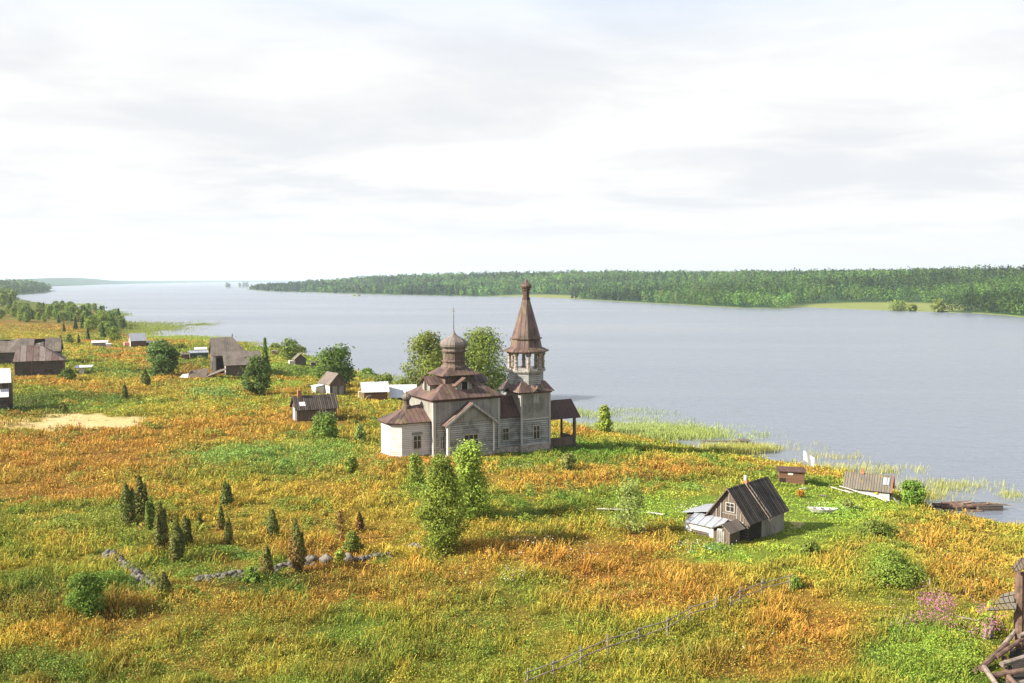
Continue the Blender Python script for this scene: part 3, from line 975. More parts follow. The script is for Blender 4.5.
# ------------------------------------------------------------------ the far woods (nobody could count them)
def far_wood(sel, n, r0, r1, a0, a1, near_faces, seed, hrange=(11, 18)):
    rg = np.random.default_rng(seed)
    th = np.radians(rg.uniform(a0, a1, n)); r = np.exp(rg.uniform(np.log(r0), np.log(r1), n))
    x, y = r * np.sin(th), r * np.cos(th)
    d = land(x, y)[sel]
    z = height(x, y)
    u, v = project(np.stack([x, y, z], -1))
    ok = (d > 4) & (z > .2)
    if sel == 3:
        for zu, zv, ru, rv in ((880, 307.5, 90, 5.0), (535, 297.0, 40, 2.2)):
            ok &= ((u - zu) / ru) ** 2 + ((v - zv) / rv) ** 2 > 1.0
    # mostly the rows one can see: thin the deep rows out
    ok &= rg.random(n) < np.clip(1.25 - d / 2600, .35, 1)
    x, y, z, r, d = x[ok], y[ok], z[ok], r[ok], d[ok]
    kind = fbm(x, y, 160, 3, 301) * .6 + rg.random(len(x)) * .4
    spruce = kind < .34
    h = rg.uniform(*hrange, len(x)) * np.where(spruce, 1.08, 1.0) * (.62 + .76 * fbm(x, y, 60, 2, 305)) * np.clip(.55 + d / 60, .55, 1)
    wd = h * np.where(spruce, .19, .33)
    k = np.where(d < 140, near_faces, near_faces * 2 // 3).astype(int)
    ti = np.repeat(np.arange(len(x)), k)
    m = len(ti)
    f = rg.random(m) ** np.where(spruce[ti], 1.5, .85)
    prof = np.where(spruce[ti], 1.05 * (1 - f) + .05, np.sin(np.pi * np.clip(f * .88 + .12, 0, 1)) ** .6)
    an = rg.uniform(0, 2 * np.pi, m); rr = np.sqrt(rg.uniform(.45, 1, m)) * wd[ti] * prof
    lumps = 1 + .3 * np.sin(an * 3 + ti * 1.7) * np.sin(f * 9 + ti)
    C = np.stack([x[ti] + rr * lumps * np.cos(an), y[ti] + rr * lumps * np.sin(an), z[ti] + h[ti] * (.10 + .90 * f)], -1)
    Nn = np.stack([np.cos(an) * (1 - .5 * f), np.sin(an) * (1 - .5 * f), (f - .35) * 1.5], -1)
    Nn /= np.linalg.norm(Nn, axis=1)[:, None]
    S = np.clip(r[ti] * .0014, 1.3, 4.2) * rg.uniform(.7, 1.4, m)
    tree_c = np.where(spruce[:, None], np.array((.024, .050, .016)), np.array((.080, .125, .024)))
    tree_c = tree_c * rg.uniform(.6, 1.5, (len(x), 1)) * (.45 + 1.1 * sstep(.25, .75, fbm(x, y, 130, 3, 333)))[:, None] * (1 + rg.uniform(-.12, .12, (len(x), 3)))
    Cl = tree_c[ti] * rg.uniform(.75, 1.3, (m, 1))
    return leaf_quads(C, S, Cl, 0, rg, .85, Nn, .38)


def stuff(name, data, mat):
    return tag(link(name, array_mesh(name, data[0], data[1], M[mat], data[2])), kind='stuff')


stuff('far_shore_forest', far_wood(3, 26000, 560, 3600, -19, 34, 46, 11), 'leaf')
stuff('headland_forest', far_wood(1, 5000, 1400, 3200, -36, -22, 26, 12, (14, 24)), 'leaf')

# ------------------------------------------------------------------ single trees and shrubs
def limb(pb, a, b, r0, r1, rg, seg=4, wob=.06):
    a = np.array(a, float); b = np.array(b, float); L = np.linalg.norm(b - a)
    pts = [a + (b - a) * i / seg + (rg.normal(size=3) * wob * L * (0 < i < seg)) for i in range(seg + 1)]
    for i in range(seg):
        pb.beam(pts[i], pts[i + 1], r0 + (r1 - r0) * i / seg, r0 + (r1 - r0) * (i + 1) / seg, 6)
    return pts


def crown_points(kind, h, w_, n, rg):
    """clumped leaf positions of a crown h high and w_ wide"""
    if kind == 'juniper':            # several upright spindles of unequal height grown together
        K = 5
        hs = h * np.concatenate([[1.0], rg.uniform(.45, .9, K - 1)]); ws = w_ * rg.uniform(.45, .75, K); ws[0] = w_ * .78
        oa = rg.uniform(0, 2 * np.pi, K); od = w_ * rg.uniform(.16, .36, K); od[0] = w_ * .04
        i = rg.choice(K, n, p=hs * ws / (hs * ws).sum())
        f = rg.random(n)
        prof = np.minimum(np.clip(f / .40 + .18, 0, 1) ** .8, ((1 - f) / .60).clip(0, 1) ** .7)
        an = rg.uniform(0, 2 * np.pi, n)
        rr = np.sqrt(rg.uniform(.35, 1.15, n)) * ws[i] / 2 * prof * (1 + .25 * np.sin(an * 3 + 23 * f + i))
        P = np.stack([od[i] * np.cos(oa[i]) * (.6 + .6 * f) + rr * np.cos(an), od[i] * np.sin(oa[i]) * (.6 + .6 * f) + rr * np.sin(an), hs[i] * (.02 + .98 * f) + rg.normal(size=n) * h * .02], -1)
        N = np.stack([np.cos(an), np.sin(an), .25 + .5 * f], -1)
        return P, .75 + .5 * rg.random(n), N
    if kind == 'spruce':
        f = rg.random(n) ** 1.25
        tier = .75 + .25 * np.cos(f * 2 * np.pi * max(5, h * 1.1))
        an = rg.uniform(0, 2 * np.pi, n)
        rr = np.sqrt(rg.uniform(.15, 1, n)) * w_ / 2 * (1.03 - f) * tier * (1 + .25 * np.sin(an * 5 + 11 * f))
        return np.stack([rr * np.cos(an), rr * np.sin(an), h * (.08 + .92 * f) - rr * .18], -1), .8 + .4 * rg.random(n), np.stack([np.cos(an), np.sin(an), np.full(n, .5)], -1)
    w_ = w_ * (1.28 if kind == 'young_birch' else 1.15)
    K = dict(birch=64, round=52, bush=26, pine=40, sapling=34, young_birch=70)[kind]
    cs, rs, sh = [], [], []
    for i in range(K):
        f = (i + rg.random()) / K
        if kind == 'birch':
            zc = h * (.14 + .82 * f); rad = w_ / 2 * (math.sin(math.pi * min(1, (f * .84 + .16))) ** .65)
        elif kind == 'young_birch':
            zc = h * (.05 + .90 * f); rad = w_ / 2 * min(1.0, .70 + f * 1.2) * (1.0 - f) ** .48
        elif kind == 'sapling':
            zc = h * (.10 + .86 * f); rad = w_ / 2 * (1.0 - f) ** .75 * (.4 + .6 * min(1, f * 6))
        elif kind == 'round':
            zc = h * (.10 + .80 * f); rad = w_ / 2 * (math.sin(math.pi * (f * .80 + .14)) ** .55)
        elif kind == 'pine':
            zc = h * (.10 + .84 * f); rad = w_ / 2 * (math.sin(math.pi * (f * .66 + .30)) ** .7)
        else:
            zc = h * (.08 + .70 * f); rad = w_ / 2 * (1.0 - .75 * f ** 1.6)
        an = rg.uniform(0, 2 * math.pi) + i * 2.4; q = rad * math.sqrt(rg.uniform(.05, 1)) * .82
        cs.append((q * math.cos(an), q * math.sin(an), zc)); rs.append((rg.uniform(.09, .17) if kind == 'pine' else rg.uniform(.13, .25)) * (w_ if kind != 'bush' else w_ * .9))
        sh.append(rg.uniform(.72, 1.28))
    cs = np.array(cs); rs = np.array(rs); sh = np.array(sh)
    i = rg.choice(K, n, p=rs ** 2 / (rs ** 2).sum())
    d = rg.normal(size=(n, 3)); d /= np.linalg.norm(d, axis=1)[:, None]
    d *= (rs[i] * np.cbrt(rg.uniform(.25, 1.0, n)))[:, None]
    d[:, 2] *= .72
    P = cs[i] + d
    P[:, 2] = np.clip(P[:, 2], .03 * h, 1.05 * h)
    if kind in ('birch', 'young_birch', 'round', 'pine'):      # loose sprays between and beyond the clumps
        loose = rg.random(n) < .22
        P[loose] += rg.normal(size=(loose.sum(), 3)) * w_ * np.array((.09, .09, .06)); P[:, 2] = np.clip(P[:, 2], .03 * h, 1.06 * h)
    N = d / np.linalg.norm(d, axis=1)[:, None] + (cs[i] - cs.mean(0)) / (w_ * .6) * .5 + np.array((0, 0, .25))
    return P, sh[i] * (.85 + .3 * rg.random(n)), N / np.linalg.norm(N, axis=1)[:, None]


PAL = dict(birch=(.215, .285, .045), birch_bright=(.27, .345, .055), dark=(.115, .165, .033), mid=(.175, .230, .042), pine=(.125, .175, .045), juniper=(.155, .170, .042),
           olive=(.195, .235, .042), pale=(.24, .28, .075), brown=(.22, .125, .045), emerald=(.155, .275, .042), spruce=(.075, .12, .036))


def tree_parts(kind, h, w_, leaf, n, c, seed, brown=0.0, thick=1.0):
    rg = np.random.default_rng(seed)
    P, sh, N = crown_points(kind, h, w_, n, rg)
    C = np.array(PAL[c]) * sh[:, None] * (1 + rg.uniform(-.10, .10, (n, 3)))
    if brown > 0:
        lowp = np.clip((brown - P[:, 2] / h) * 3 + rg.normal(size=n) * .5 + .9 * np.sin(np.arctan2(P[:, 1], P[:, 0]) + seed), 0, 1)[:, None]
        C = C * (1 - lowp) + np.array(PAL['brown']) * rg.uniform(.6, 1.3, (n, 1)) * lowp
    S = leaf * rg.uniform(.65, 1.4, n)
    if kind in ('juniper', 'spruce'):
        V, Fq, Cc = leaf_quads(P, S * 1.2, C, 0, rg, .5, N, .6)
    else:
        V, Fq, Cc = leaf_quads(P, S, C, 0, rg, .62, N, .55)
    crown = array_mesh('crown', V, Fq, M['leaf'], Cc)
    pb = PB()
    r0 = max(.035, h * .016) * thick
    if kind in ('juniper', 'spruce', 'sapling', 'young_birch'):
        limb(pb, (0, 0, -.25), (0, 0, h * .9), r0, r0 * .2, rg, 4, .01)
        for k in range(10):
            f = .1 + .08 * k; an = k * 2.4
            q = w_ * .34 * (1 - f * .9)
            limb(pb, (0, 0, h * f), (q * math.cos(an), q * math.sin(an), h * (f + .08)), r0 * .4, r0 * .12, rg, 2)
    elif kind == 'bush':
        for k in range(6):
            an = k * 1.05 + rg.uniform(0, .5); q = w_ * rg.uniform(.12, .3)
            limb(pb, (.04 * k - .1, 0, -.15), (q * math.cos(an), q * math.sin(an), h * rg.uniform(.45, .75)), r0 * .7, r0 * .2, rg, 3)
    else:
        top = limb(pb, (0, 0, -.3), (rg.uniform(-.03, .03) * h, rg.uniform(-.03, .03) * h, h * .86), r0, r0 * .18, rg, 6, .012)
        for k in range(14):
            f = rg.uniform(.18, .8); b = top[min(5, int(f * 6))]
            an = k * 2.4 + rg.uniform(0, .8); q = w_ * rg.uniform(.25, .42)
            limb(pb, b, (b[0] + q * math.cos(an), b[1] + q * math.sin(an), b[2] + h * rg.uniform(.04, .16)), r0 * .42, r0 * .10, rg, 3)
    return crown, pb


def tree(name, label, cat, px, py, hpx, wpx, kind, c, n, group=None, seed=0, leaf=None, brown=0.0, bark='bark', lean=0.0, thick=1.0):
    P = ground_at(px, py); s = px_scale(P)
    h, w_ = hpx * s * (1.14 if kind == 'juniper' else 1.02), wpx * s
    leaf = (leaf or max(.10, 1.75 * s)) * 1.35; n = int(n * 1.35)
    crown, pb = tree_parts(kind, h, w_, leaf, n, c, seed or int(px * 7 + py), brown, thick)
    r = thing(name, label, cat, P, (px * 37) % 360, group)
    pb.build('trunk' if kind != 'bush' else 'stem', M[bark], r)
    link('crown', crown, r)
    return r


# --- the junipers round the old stone wall
JU = 'columnar junipers on the meadow'
J = [  # px, py, h, w, brown share, label
    (127, 525, 37, 17, .0, 'broad dark juniper column, leftmost of the clump above the stone heap'),
    (141, 518, 37, 17, .12, 'tall dark juniper with bare brown foot, rearmost of the clump above the stone heap'),
    (151, 530, 29, 10, .0, 'slim pale green juniper standing just left of the darkest juniper column'),
    (161, 553, 45, 15, .10, 'darkest and tallest juniper column on the left meadow, brown at its foot'),
    (177, 562, 38, 17, .0, 'wide green juniper, the one nearest the camera in the left juniper clump'),
    (186, 548, 28, 12, .0, 'thin dark juniper half hidden behind the wide green one at the right of the clump'),
    (226, 507, 22, 12, .0, 'lone small dark egg-shaped juniper on the meadow above the pair of slim ones'),
    (221, 530, 21, 8, .25, 'slim juniper with brown foot, left one of a pair below the egg-shaped juniper'),
    (229, 544, 22, 8, .35, 'slim half brown juniper, right one of a pair below the egg-shaped juniper'),
    (200, 528, 13, 7, .2, 'tiny juniper bush alone between the left clump and the slim pair'),
    (165, 597, 22, 14, .2, 'small ragged juniper growing at the lower end of the stone heap'),
    (273, 539, 26, 14, .15, 'dark rounded juniper with bare twigs left above the half dead one'),
    (296.5, 572, 47, 18, .62, 'big half dead juniper with rusty brown side at the long stone wall'),
    (266.5, 577, 28, 12, .75, 'rust brown withered juniper left of the big half dead one'),
    (359.5, 531, 17, 8, .7, 'little dark brown juniper stump of a bush above the round boulders'),
    (146, 386, 14, 8, .0, 'small rounded green juniper standing alone in front of the big dark pine'),
    (125, 398, 11, 6, .1, 'tiny dark juniper far back on the meadow left of the sandy patch'),
    (63, 413, 9, 8, .0, 'tiny dark juniper bush beside the shaded green hollow on the left'),
    (581, 0, 0, 0, 0, ''),
]
for i, (a, b, hh, ww, br, lb) in enumerate(J):
    if not lb: continue
    tree('juniper', lb, 'juniper', a, b, hh, ww, 'juniper', 'juniper' if i != 2 else 'mid', 2600 if hh > 20 else 1200, JU, 900 + i, brown=br + .10)

# --- birches and shrubs of the near meadow
tree('birch_tree', 'tall full green birch, the nearest tree on the meadow below the church', 'birch', 441, 551, 96, 42, 'young_birch', 'birch', 13000, None, 31, bark='bark_birch')
tree('birch_tree', 'bright yellow green young birch before the triple window of the church', 'birch', 469, 519, 74, 38, 'young_birch', 'birch_bright', 9000, None, 32, bark='bark_birch')
tree('birch_sapling', 'small green birch sapling before the apse of the church', 'birch', 415, 487, 33, 17, 'young_birch', 'birch', 1100, None, 33, bark='bark_birch')
tree('birch_sapling', 'loose pale birch sapling with thin crown left of the gabled cottage', 'birch', 629, 533, 52, 40, 'sapling', 'pale', 1500, None, 34, leaf=.15)
tree('birch_sapling', 'slim bright birch standing alone between the porch and the reeds', 'birch', 604, 434, 29, 13, 'young_birch', 'birch_bright', 1600, None, 35, bark='bark_birch')
tree('shrub', 'small bright green shrub on the meadow left of the church apse', 'shrub', 351, 473, 18, 12, 'round', 'birch_bright', 900, None, 36)
tree('shrub', 'dense dark green round shrub at the bottom left of the stone heap', 'shrub', 85, 617, 45, 33, 'round', 'emerald', 5200, None, 37)
tree('shrub', 'dark green round shrub at the shore right of the plank roofed shed', 'shrub', 912, 508, 27, 20, 'round', 'emerald', 2600, None, 38)
tree('shrub', 'olive green bush growing in front of the small hut with a white window', 'shrub', 325, 441, 27, 25, 'round', 'mid', 2400, None, 39)
tree('shrub', 'thin pale sapling bush between the small hut and the apse', 'shrub', 360, 444, 19, 13, 'sapling', 'pale', 700, None, 40)
tree('shrub', 'rounded olive bush just above the two round boulders', 'shrub', 353, 552, 24, 20, 'bush', 'olive', 1500, None, 41)
tree('shrub', 'narrow bright bush between the two round boulders', 'shrub', 339.5, 566, 17, 10, 'round', 'birch_bright', 700, None, 42)
tree('shrub', 'withered bare brown shrub standing above the two round boulders', 'shrub', 341, 541, 32, 12, 'sapling', 'brown', 320, None, 43, leaf=.14)
tree('shrub', 'small leafy bush below the broken stone wall in the middle', 'shrub', 250, 581, 16, 14, 'bush', 'birch', 900, None, 44)
tree('shrub', 'rounded bush below the tower of the church', 'shrub', 567, 470, 17, 14, 'round', 'pale', 900, None, 45)
tree('shrub', 'green bush on the lawn between the cottage and the meadow with the orange grass', 'shrub', 810, 555, 14, 22, 'bush', 'olive', 1200, None, 46)
tree('shrub', 'dark spreading bush on the lawn edge below the pale old boat', 'shrub', 876, 537, 16, 32, 'bush', 'mid', 1800, None, 47)
tree('shrub', 'yellowish upright bush on the lawn left of the pale plank shed', 'shrub', 848, 511, 14, 12, 'bush', 'pale', 800, None, 48)
tree('shrub', 'large leafy green bush on the right-hand slope above the fireweed', 'shrub', 893, 583, 30, 62, 'bush', 'birch', 4200, None, 49)
tree('shrub', 'low round bush on the lawn right of the leaning ladder', 'shrub', 796, 588, 14, 18, 'bush', 'birch', 900, None, 50)
tree('shrub', 'light green bush beside the ruined posts at the lower right', 'shrub', 986, 632, 22, 24, 'bush', 'birch_bright', 1500, None, 51)
tree('flowering_shrub', 'tiny orange flowering shrub on the lawn below the white flag', 'shrub', 800.5, 497, 7, 7, 'bush', 'brown', 10, None, 52)
o_ = [o for o in col.objects if o.name.startswith('flowering_shrub')][0]
for ch in o_.children:
    if ch.name.startswith('crown'):
        rg_ = np.random.default_rng(3); n_ = 420
        d_ = rg_.normal(size=(n_, 3)); d_ /= np.linalg.norm(d_, axis=1)[:, None]
        P_ = d_ * np.array((.42, .42, .40)) * np.cbrt(rg_.uniform(.3, 1, (n_, 1))) + np.array((0, 0, .45))
        C_ = np.where(rg_.random((n_, 1)) < .7, np.array((.75, .33, .03)), np.array((.15, .2, .04)))
        ch.data = array_mesh('crown', *leaf_quads(P_, np.full(n_, .16), C_)[:2], M['leaf'], np.repeat(C_, 4, 0))

# --- trees between the houses and by the church
tree('birch_tree', 'tall birch right behind the church, showing left of the onion dome', 'birch', 428, 398, 63, 46, 'birch', 'mid', 7500, None, 61, leaf=.34, bark='bark_birch')
tree('birch_tree', 'broad leafy birch behind the church, between dome and bell tower', 'birch', 482, 402, 69, 58, 'birch', 'mid', 9500, None, 62, leaf=.34, bark='bark_birch')
tree('broadleaf_tree', 'round dark tree rising behind the small gabled shed', 'tree', 335, 387, 40, 36, 'round', 'dark', 4200, None, 63, leaf=.42)
tree('broadleaf_tree', 'small round green tree at the shore behind the pale roofed hut', 'tree', 291, 360, 21, 17, 'round', 'mid', 1500, None, 64, leaf=.42)
tree('spruce_tree', 'narrow young spruce at the right end of the big weathered house', 'spruce', 265.5, 372, 33, 13, 'spruce', 'mid', 1400, None, 65, leaf=.42)
tree('pine_tree', 'bushy pine in front of the right corner of the big weathered house', 'pine', 257, 395, 38, 25, 'pine', 'pine', 5000, None, 66, leaf=.30)
tree('pine_tree', 'big dark spreading pine standing alone between the villages houses', 'pine', 161, 376, 34, 33, 'pine', 'pine', 5200, None, 67, leaf=.36)
tree('shrub', 'dark shrub at the right corner of the hip roofed log house', 'shrub', 68, 380, 13, 17, 'bush', 'dark', 1200, None, 68, leaf=.42)
SH = 'low bushes along the lake shore'
for i, (a, b, hh, ww, c, lb) in enumerate([
        (385, 385, 12, 24, 'mid', 'low green bush at the shore behind the white roofed bath house'), (402, 389, 10, 22, 'olive', 'low olive bush at the shore next to the church birch'),
        (368, 377, 9, 18, 'mid', 'low bush at the shore line above the white roofs'), (300, 352, 6, 16, 'olive', 'flat bush at the shore right of the round shore tree'),
        (180, 349, 5, 14, 'olive', 'flat bush at the shore right of the big dark pine'), (275, 349, 6, 14, 'olive', 'flat bush at the shore right of the narrow spruce')]):
    tree('shrub', lb, 'shrub', a, b, hh, ww, 'bush', c, 700, SH, 700 + i, leaf=.4)

# --- the belt of scrub and young trees on the left shore
def proto(kind, c, ratio, n, leaf, seed):
    crown, pb = tree_parts(kind, 8.0, 8.0 * ratio, leaf, n, c, seed)
    t_ = PB.build(pb, 'trunk', M['bark'])
    return crown, t_


PROTO = [('young_birch_tree', proto('round', 'mid', .75, 560, .95, 1), 'round green young birch'), ('young_birch_tree', proto('birch', 'birch', .62, 520, .95, 2), 'pale green young birch'),
         ('scrub_spruce_tree', proto('spruce', 'spruce', .45, 480, .95, 3), 'dark pointed young spruce'), ('young_pine_tree', proto('pine', 'pine', .7, 520, .95, 4), 'dark bushy young pine')]
BELT = 'young trees of the scrub belt on the left shore'
rg_ = np.random.default_rng(21)
belt = []
for k in range(70): belt.append((rg_.uniform(-8, 74), 312 + rg_.uniform(0, 11) - .02 * k * 0, rg_.uniform(7, 11), 'in the belt of young trees at the far left'))
for k in range(16): belt.append((rg_.uniform(-12, 15), rg_.uniform(301, 307), rg_.uniform(11, 15), 'in the tall wood at the far left edge by the lake'))
for k in range(22): belt.append((rg_.uniform(14, 100), rg_.uniform(308, 313.5), rg_.uniform(6, 9), 'on the far shore edge of the left point'))
for k in range(34):
    q = rg_.random(); belt.append((72 + 50 * q + rg_.uniform(-4, 4), 321 + 17 * rg_.random() * (.5 + .5 * q), rg_.uniform(11, 16), 'in the dense grove by the reedy bay'))
belt += [(119, 326, 17, 'in the dense grove by the reedy bay'), (64, 332, 9, 'standing alone before the dense grove'), (61, 343, 8, 'in the low row above the hip roofed house'), (70, 344, 10, 'in the low row above the hip roofed house'),
         (79, 344, 9, 'in the low row above the hip roofed house'), (88, 340, 12, 'in the low row above the hip roofed house'), (115, 341, 15, 'beside the pink gabled house'), (103, 338, 15, 'in the dense grove by the reedy bay')]
belt.sort(key=lambda q: q[1])
for k, (a, b, hh, wh) in enumerate(belt):
    if a < -14: continue
    P = ground_at(a, b)
    if float(poly_sd(np.array([P[0]]), np.array([P[1]]), NEAR)[0]) < 2: continue
    i = int(rg_.choice(4, p=(.38, .30, .17, .15)))
    nm, (cm, tm), lb = PROTO[i]
    s = hh * px_scale(P) / 8.0
    r = thing(nm, lb + ' ' + wh, 'tree', P, rg_.uniform(0, 360), BELT + ', ' + lb + 's ' + wh.split(' ', 1)[1] if 0 else lb + 's ' + wh, s)
    for nme, src in (('crown', cm), ('trunk', tm.data)):
        link(nme, src, r)
for _, (cm, tm), _ in PROTO:
    bpy.data.objects.remove(tm)

# --- tiny wooded islets and lone trees on the far meadow
def islet(px, py, wpx, hpx):
    P = at_z(px, py, 0.0); s = px_scale(P); rw = wpx * s / 2
    rg = np.random.default_rng(int(px)); pb = PB()
    pb.lathe([(rw * 1.15, -.8), (rw, .25), (rw * .6, .7), (0.01, .9)], 0, 0, 14)
    o = pb.build('wooded_islet', plain('islet turf', (.09, .12, .03), (.2, .2, .08)) if 0 else M['ground_islet'])
    o.location = P; o.scale = (1, .5, 1)
    tag(o, kind='structure')
    return P, s, rw


M['ground_islet'] = plain('islet turf', (.14, .17, .05), (.22, .20, .10), .4, rough=.95)
for a, b, wd, trees in ((228, 288.0, 7, ((-1, 6), (1.5, 5))), (243.5, 287.6, 11, ((-3.5, 5), (0, 6), (3.5, 6))), (357, 296.2, 12, ((-3, 1.2), (2, 1.0)))):
    P, s, rw = islet(a, b, wd, 1)
    for dxp, hp in trees:
        crown, pb = tree_parts('round', hp * s, hp * s * (.7 if hp > 3 else 2.2), 2.6 if hp > 3 else 1.6, 150, 'dark' if hp > 3 else 'pale', int(a + dxp * 7))
        wh = {228: 'single islet far out on the lake', 243.5: 'islet off the tip of the far peninsula', 357: 'flat islet close to the far forest'}[a]
        r = thing('islet_tree' if hp > 3 else 'shrub', ('dark round tree on the ' if hp > 3 else 'low pale bush on the ') + wh, 'tree' if hp > 3 else 'shrub', (P[0] + dxp * s, P[1], .5), 0, 'trees on the ' + wh)
        pb.build('trunk', M['bark'], r); link('crown', crown, r)
for k, (a, b, hh, ww, lb) in enumerate([(898, 310.8, 10, 17, 'left one of the two lone tree clumps on the far shore meadow'), (938, 312.2, 13, 12, 'taller lone tree clump, right one on the far shore meadow'), (912, 310.5, 6, 9, 'lowest lone bush beside the left tree clump on the far meadow')]):
    P = ground_at(a, b); s = px_scale(P)
    crown, pb = tree_parts('round', hh * s, ww * s, 1.6, 700, 'mid', 81 + k)
    r = thing('broadleaf_tree', lb, 'tree', P, 0, 'lone trees on the far shore meadow')
    pb.build('trunk', M['bark'], r); link('crown', crown, r)

# ------------------------------------------------------------------ the wooden church
CH = ground_at(434, 457)
CS = float((CH - CAM) @ _f) / 114.4
church = thing('wooden_church', 'large old grey wooden church with rusty roofs, onion dome and tall tent roofed bell tower', 'church', CH, 30.0, None, CS)
CA = math.radians(30)


def ch_world(x, y):
    return CH[0] + CS * (x * math.cos(CA) - y * math.sin(CA)), CH[1] + CS * (x * math.sin(CA) + y * math.cos(CA))


for cx_, cy_, cr_ in ((1.5, 3.0, 5.4), (5, 3.0, 6.2), (8, 3.2, 5.4), (11, 2.2, 3.6), (15.3, 2.0, 3.9), (19.8, 1.6, 3.2), (-2.5, 2.4, 5.2), (4.7, -1.4, 4.2)):
    FOOT.append((*ch_world(cx_, cy_), cr_ * CS))


def part(name, mat, fn, parent=church):
    pb = PB(); fn(pb)
    return pb.build(name, M[mat], parent)


W_ = 9.45; D_ = 7.6; ZL = 4.45; ZE = 7.35     # nave block: width, depth, log height, eave
apse = [(0.0, 1.2), (0.0, 6.4), (-3.87, 6.4), (-5.05, 5.2), (-5.05, 2.4), (-3.87, 1.2)]
apse = [(0.0, 6.4), (-3.87, 6.4), (-5.05, 5.2), (-5.05, 2.4), (-3.87, 1.2), (0.0, 1.2)]


def grow(poly, d):
    """offset a ccw polygon outwards"""
    n = len(poly); out = []
    for i in range(n):
        p0, p1, p2 = (np.array(poly[(i + k) % n], float) for k in (-1, 0, 1))
        e1 = (p1 - p0) / np.linalg.norm(p1 - p0); e2 = (p2 - p1) / np.linalg.norm(p2 - p1)
        n1 = np.array((e1[1], -e1[0])); n2 = np.array((e2[1], -e2[0]))
        b = n1 + n2; b /= np.linalg.norm(b)
        out.append(tuple(p1 + b * d / max(.3, float(b @ n1))))
    return out


rect = lambda x0, x1, y0, y1: [(x0, y0), (x1, y0), (x1, y1), (x0, y1)]


def octa(cx, cy, half):
    """ccw octagon with faces square to the axes, half = distance to a face"""
    R = half / math.cos(math.pi / 8)
    return [(cx + R * math.cos(math.pi / 8 + k * math.pi / 4), cy + R * math.sin(math.pi / 8 + k * math.pi / 4)) for k in range(8)]


# foundation
def foundation(pb):
    pb.prism(grow(apse, .10), -.9, .16); pb.box(-.1, W_ + .1, -.1, D_ + .1, -.9, .15)
    pb.box(1.4, 8.2, -1.1, 0, -.9, .155); pb.box(W_, 13.1, .7, 4.7, -1.2, .14)
    pb.box(12.95, 17.65, .2, 4.9, -1.5, .145)


part('stone_foundation', 'rubble', foundation)
part('water_table', 'trim', lambda pb: (pb.prism(grow(apse, .16), .165, .30), pb.box(12.89, 17.71, .14, 4.96, .15, .30)))
part('apse_wall', 'log_white', lambda pb: pb.prism(apse, .3, 4.52))


def apse_roof(pb):
    ev = grow(apse, .55)
    ev[0] = (-.02, ev[0][1]); ev[-1] = (-.02, ev[-1][1])
    c = np.array((-2.1, 3.8)); top = 6.15
    # ridge from the little dome to the wall, five slopes round the end
    E = [(*p, 4.50) for p in ev]
    A = (c[0], c[1], top); B = (-.02, c[1], top + .2)
    pb.slab([E[0], E[1], A, B], .12)
    for i in (1, 2, 3):
        pb.slab([E[i], E[i + 1], A], .12)
    pb.slab([E[4], E[5], B, A], .12)
    pb.prism([(p[0] * .995, p[1]) for p in grow(apse, .40)[1:5]] , 4.28, 4.40)


part('apse_roof', 'rust', apse_roof)
onion = [(.52, 0), (.80, .10), (.98, .30), (1.0, .48), (.93, .66), (.72, .84), (.45, 1.0), (.22, 1.16), (.08, 1.38), (.03, 1.6)]
cup = part('apse_cupola', 'drum', lambda pb: (pb.lathe([(.62, 5.75), (.55, 6.3), (.40, 6.42), (.40, 6.95), (.5, 7.0)], -2.1, 3.8, 8, math.pi / 8)))
part('onion_dome', 'shingle', lambda pb: pb.lathe([(.62 * r, 7.0 + .78 * z) for r, z in onion], -2.1, 3.8, 12, 0, True), cup)

# nave: logs below, boards above
part('nave_log_wall', 'log_pale', lambda pb: pb.box(0, W_, 0, D_, .15, ZL))
part('nave_board_wall', 'board_grey', lambda pb: pb.box(-.07, W_ + .07, -.07, D_ + .07, ZL, ZE - .02))
part('corner_boards', 'trim', lambda pb: (pb.box(-.10, .22, -.13, -.05, .3, ZE - .25), pb.box(-.13, -.05, -.13, .2, .3, ZE - .25), pb.box(W_ - .2, W_ + .12, -.13, -.05, .3, ZE - .3)))
part('cornice', 'rust_dark', lambda pb: (pb.prism(grow(rect(0, W_, 0, D_), .30), ZE - .22, ZE - .04), pb.prism(grow(rect(0, W_, 0, D_), .18), ZE - .40, ZE - .22)))
CX, CY = 4.75, 3.8


def nave_roof(pb):
    o = grow(rect(0, W_, 0, D_), .55); i = rect(CX - 2.6, CX + 2.6, CY - 2.1, CY + 2.1)
    for k in range(4):
        j = (k + 1) % 4
        pb.slab([(*o[k], ZE - .02), (*o[j], ZE - .02), (*i[j], 9.0), (*i[k], 9.0)], .12)


part('nave_roof', 'rust', nave_roof)
part('lantern_wall', 'old_board', lambda pb: pb.prism(rect(CX - 2.1, CX + 2.1, CY - 1.7, CY + 1.7), 8.6, 10.15))


def lantern_roof(pb):
    o = rect(CX - 2.8, CX + 2.8, CY - 2.35, CY + 2.35); i = octa(CX, CY, 1.45)
    ii = rect(CX - 1.3, CX + 1.3, CY - 1.3, CY + 1.3)
    for k in range(4):
        j = (k + 1) % 4
        pb.slab([(*o[k], 10.05), (*o[j], 10.05), (*ii[j], 11.0), (*ii[k], 11.0)], .11)


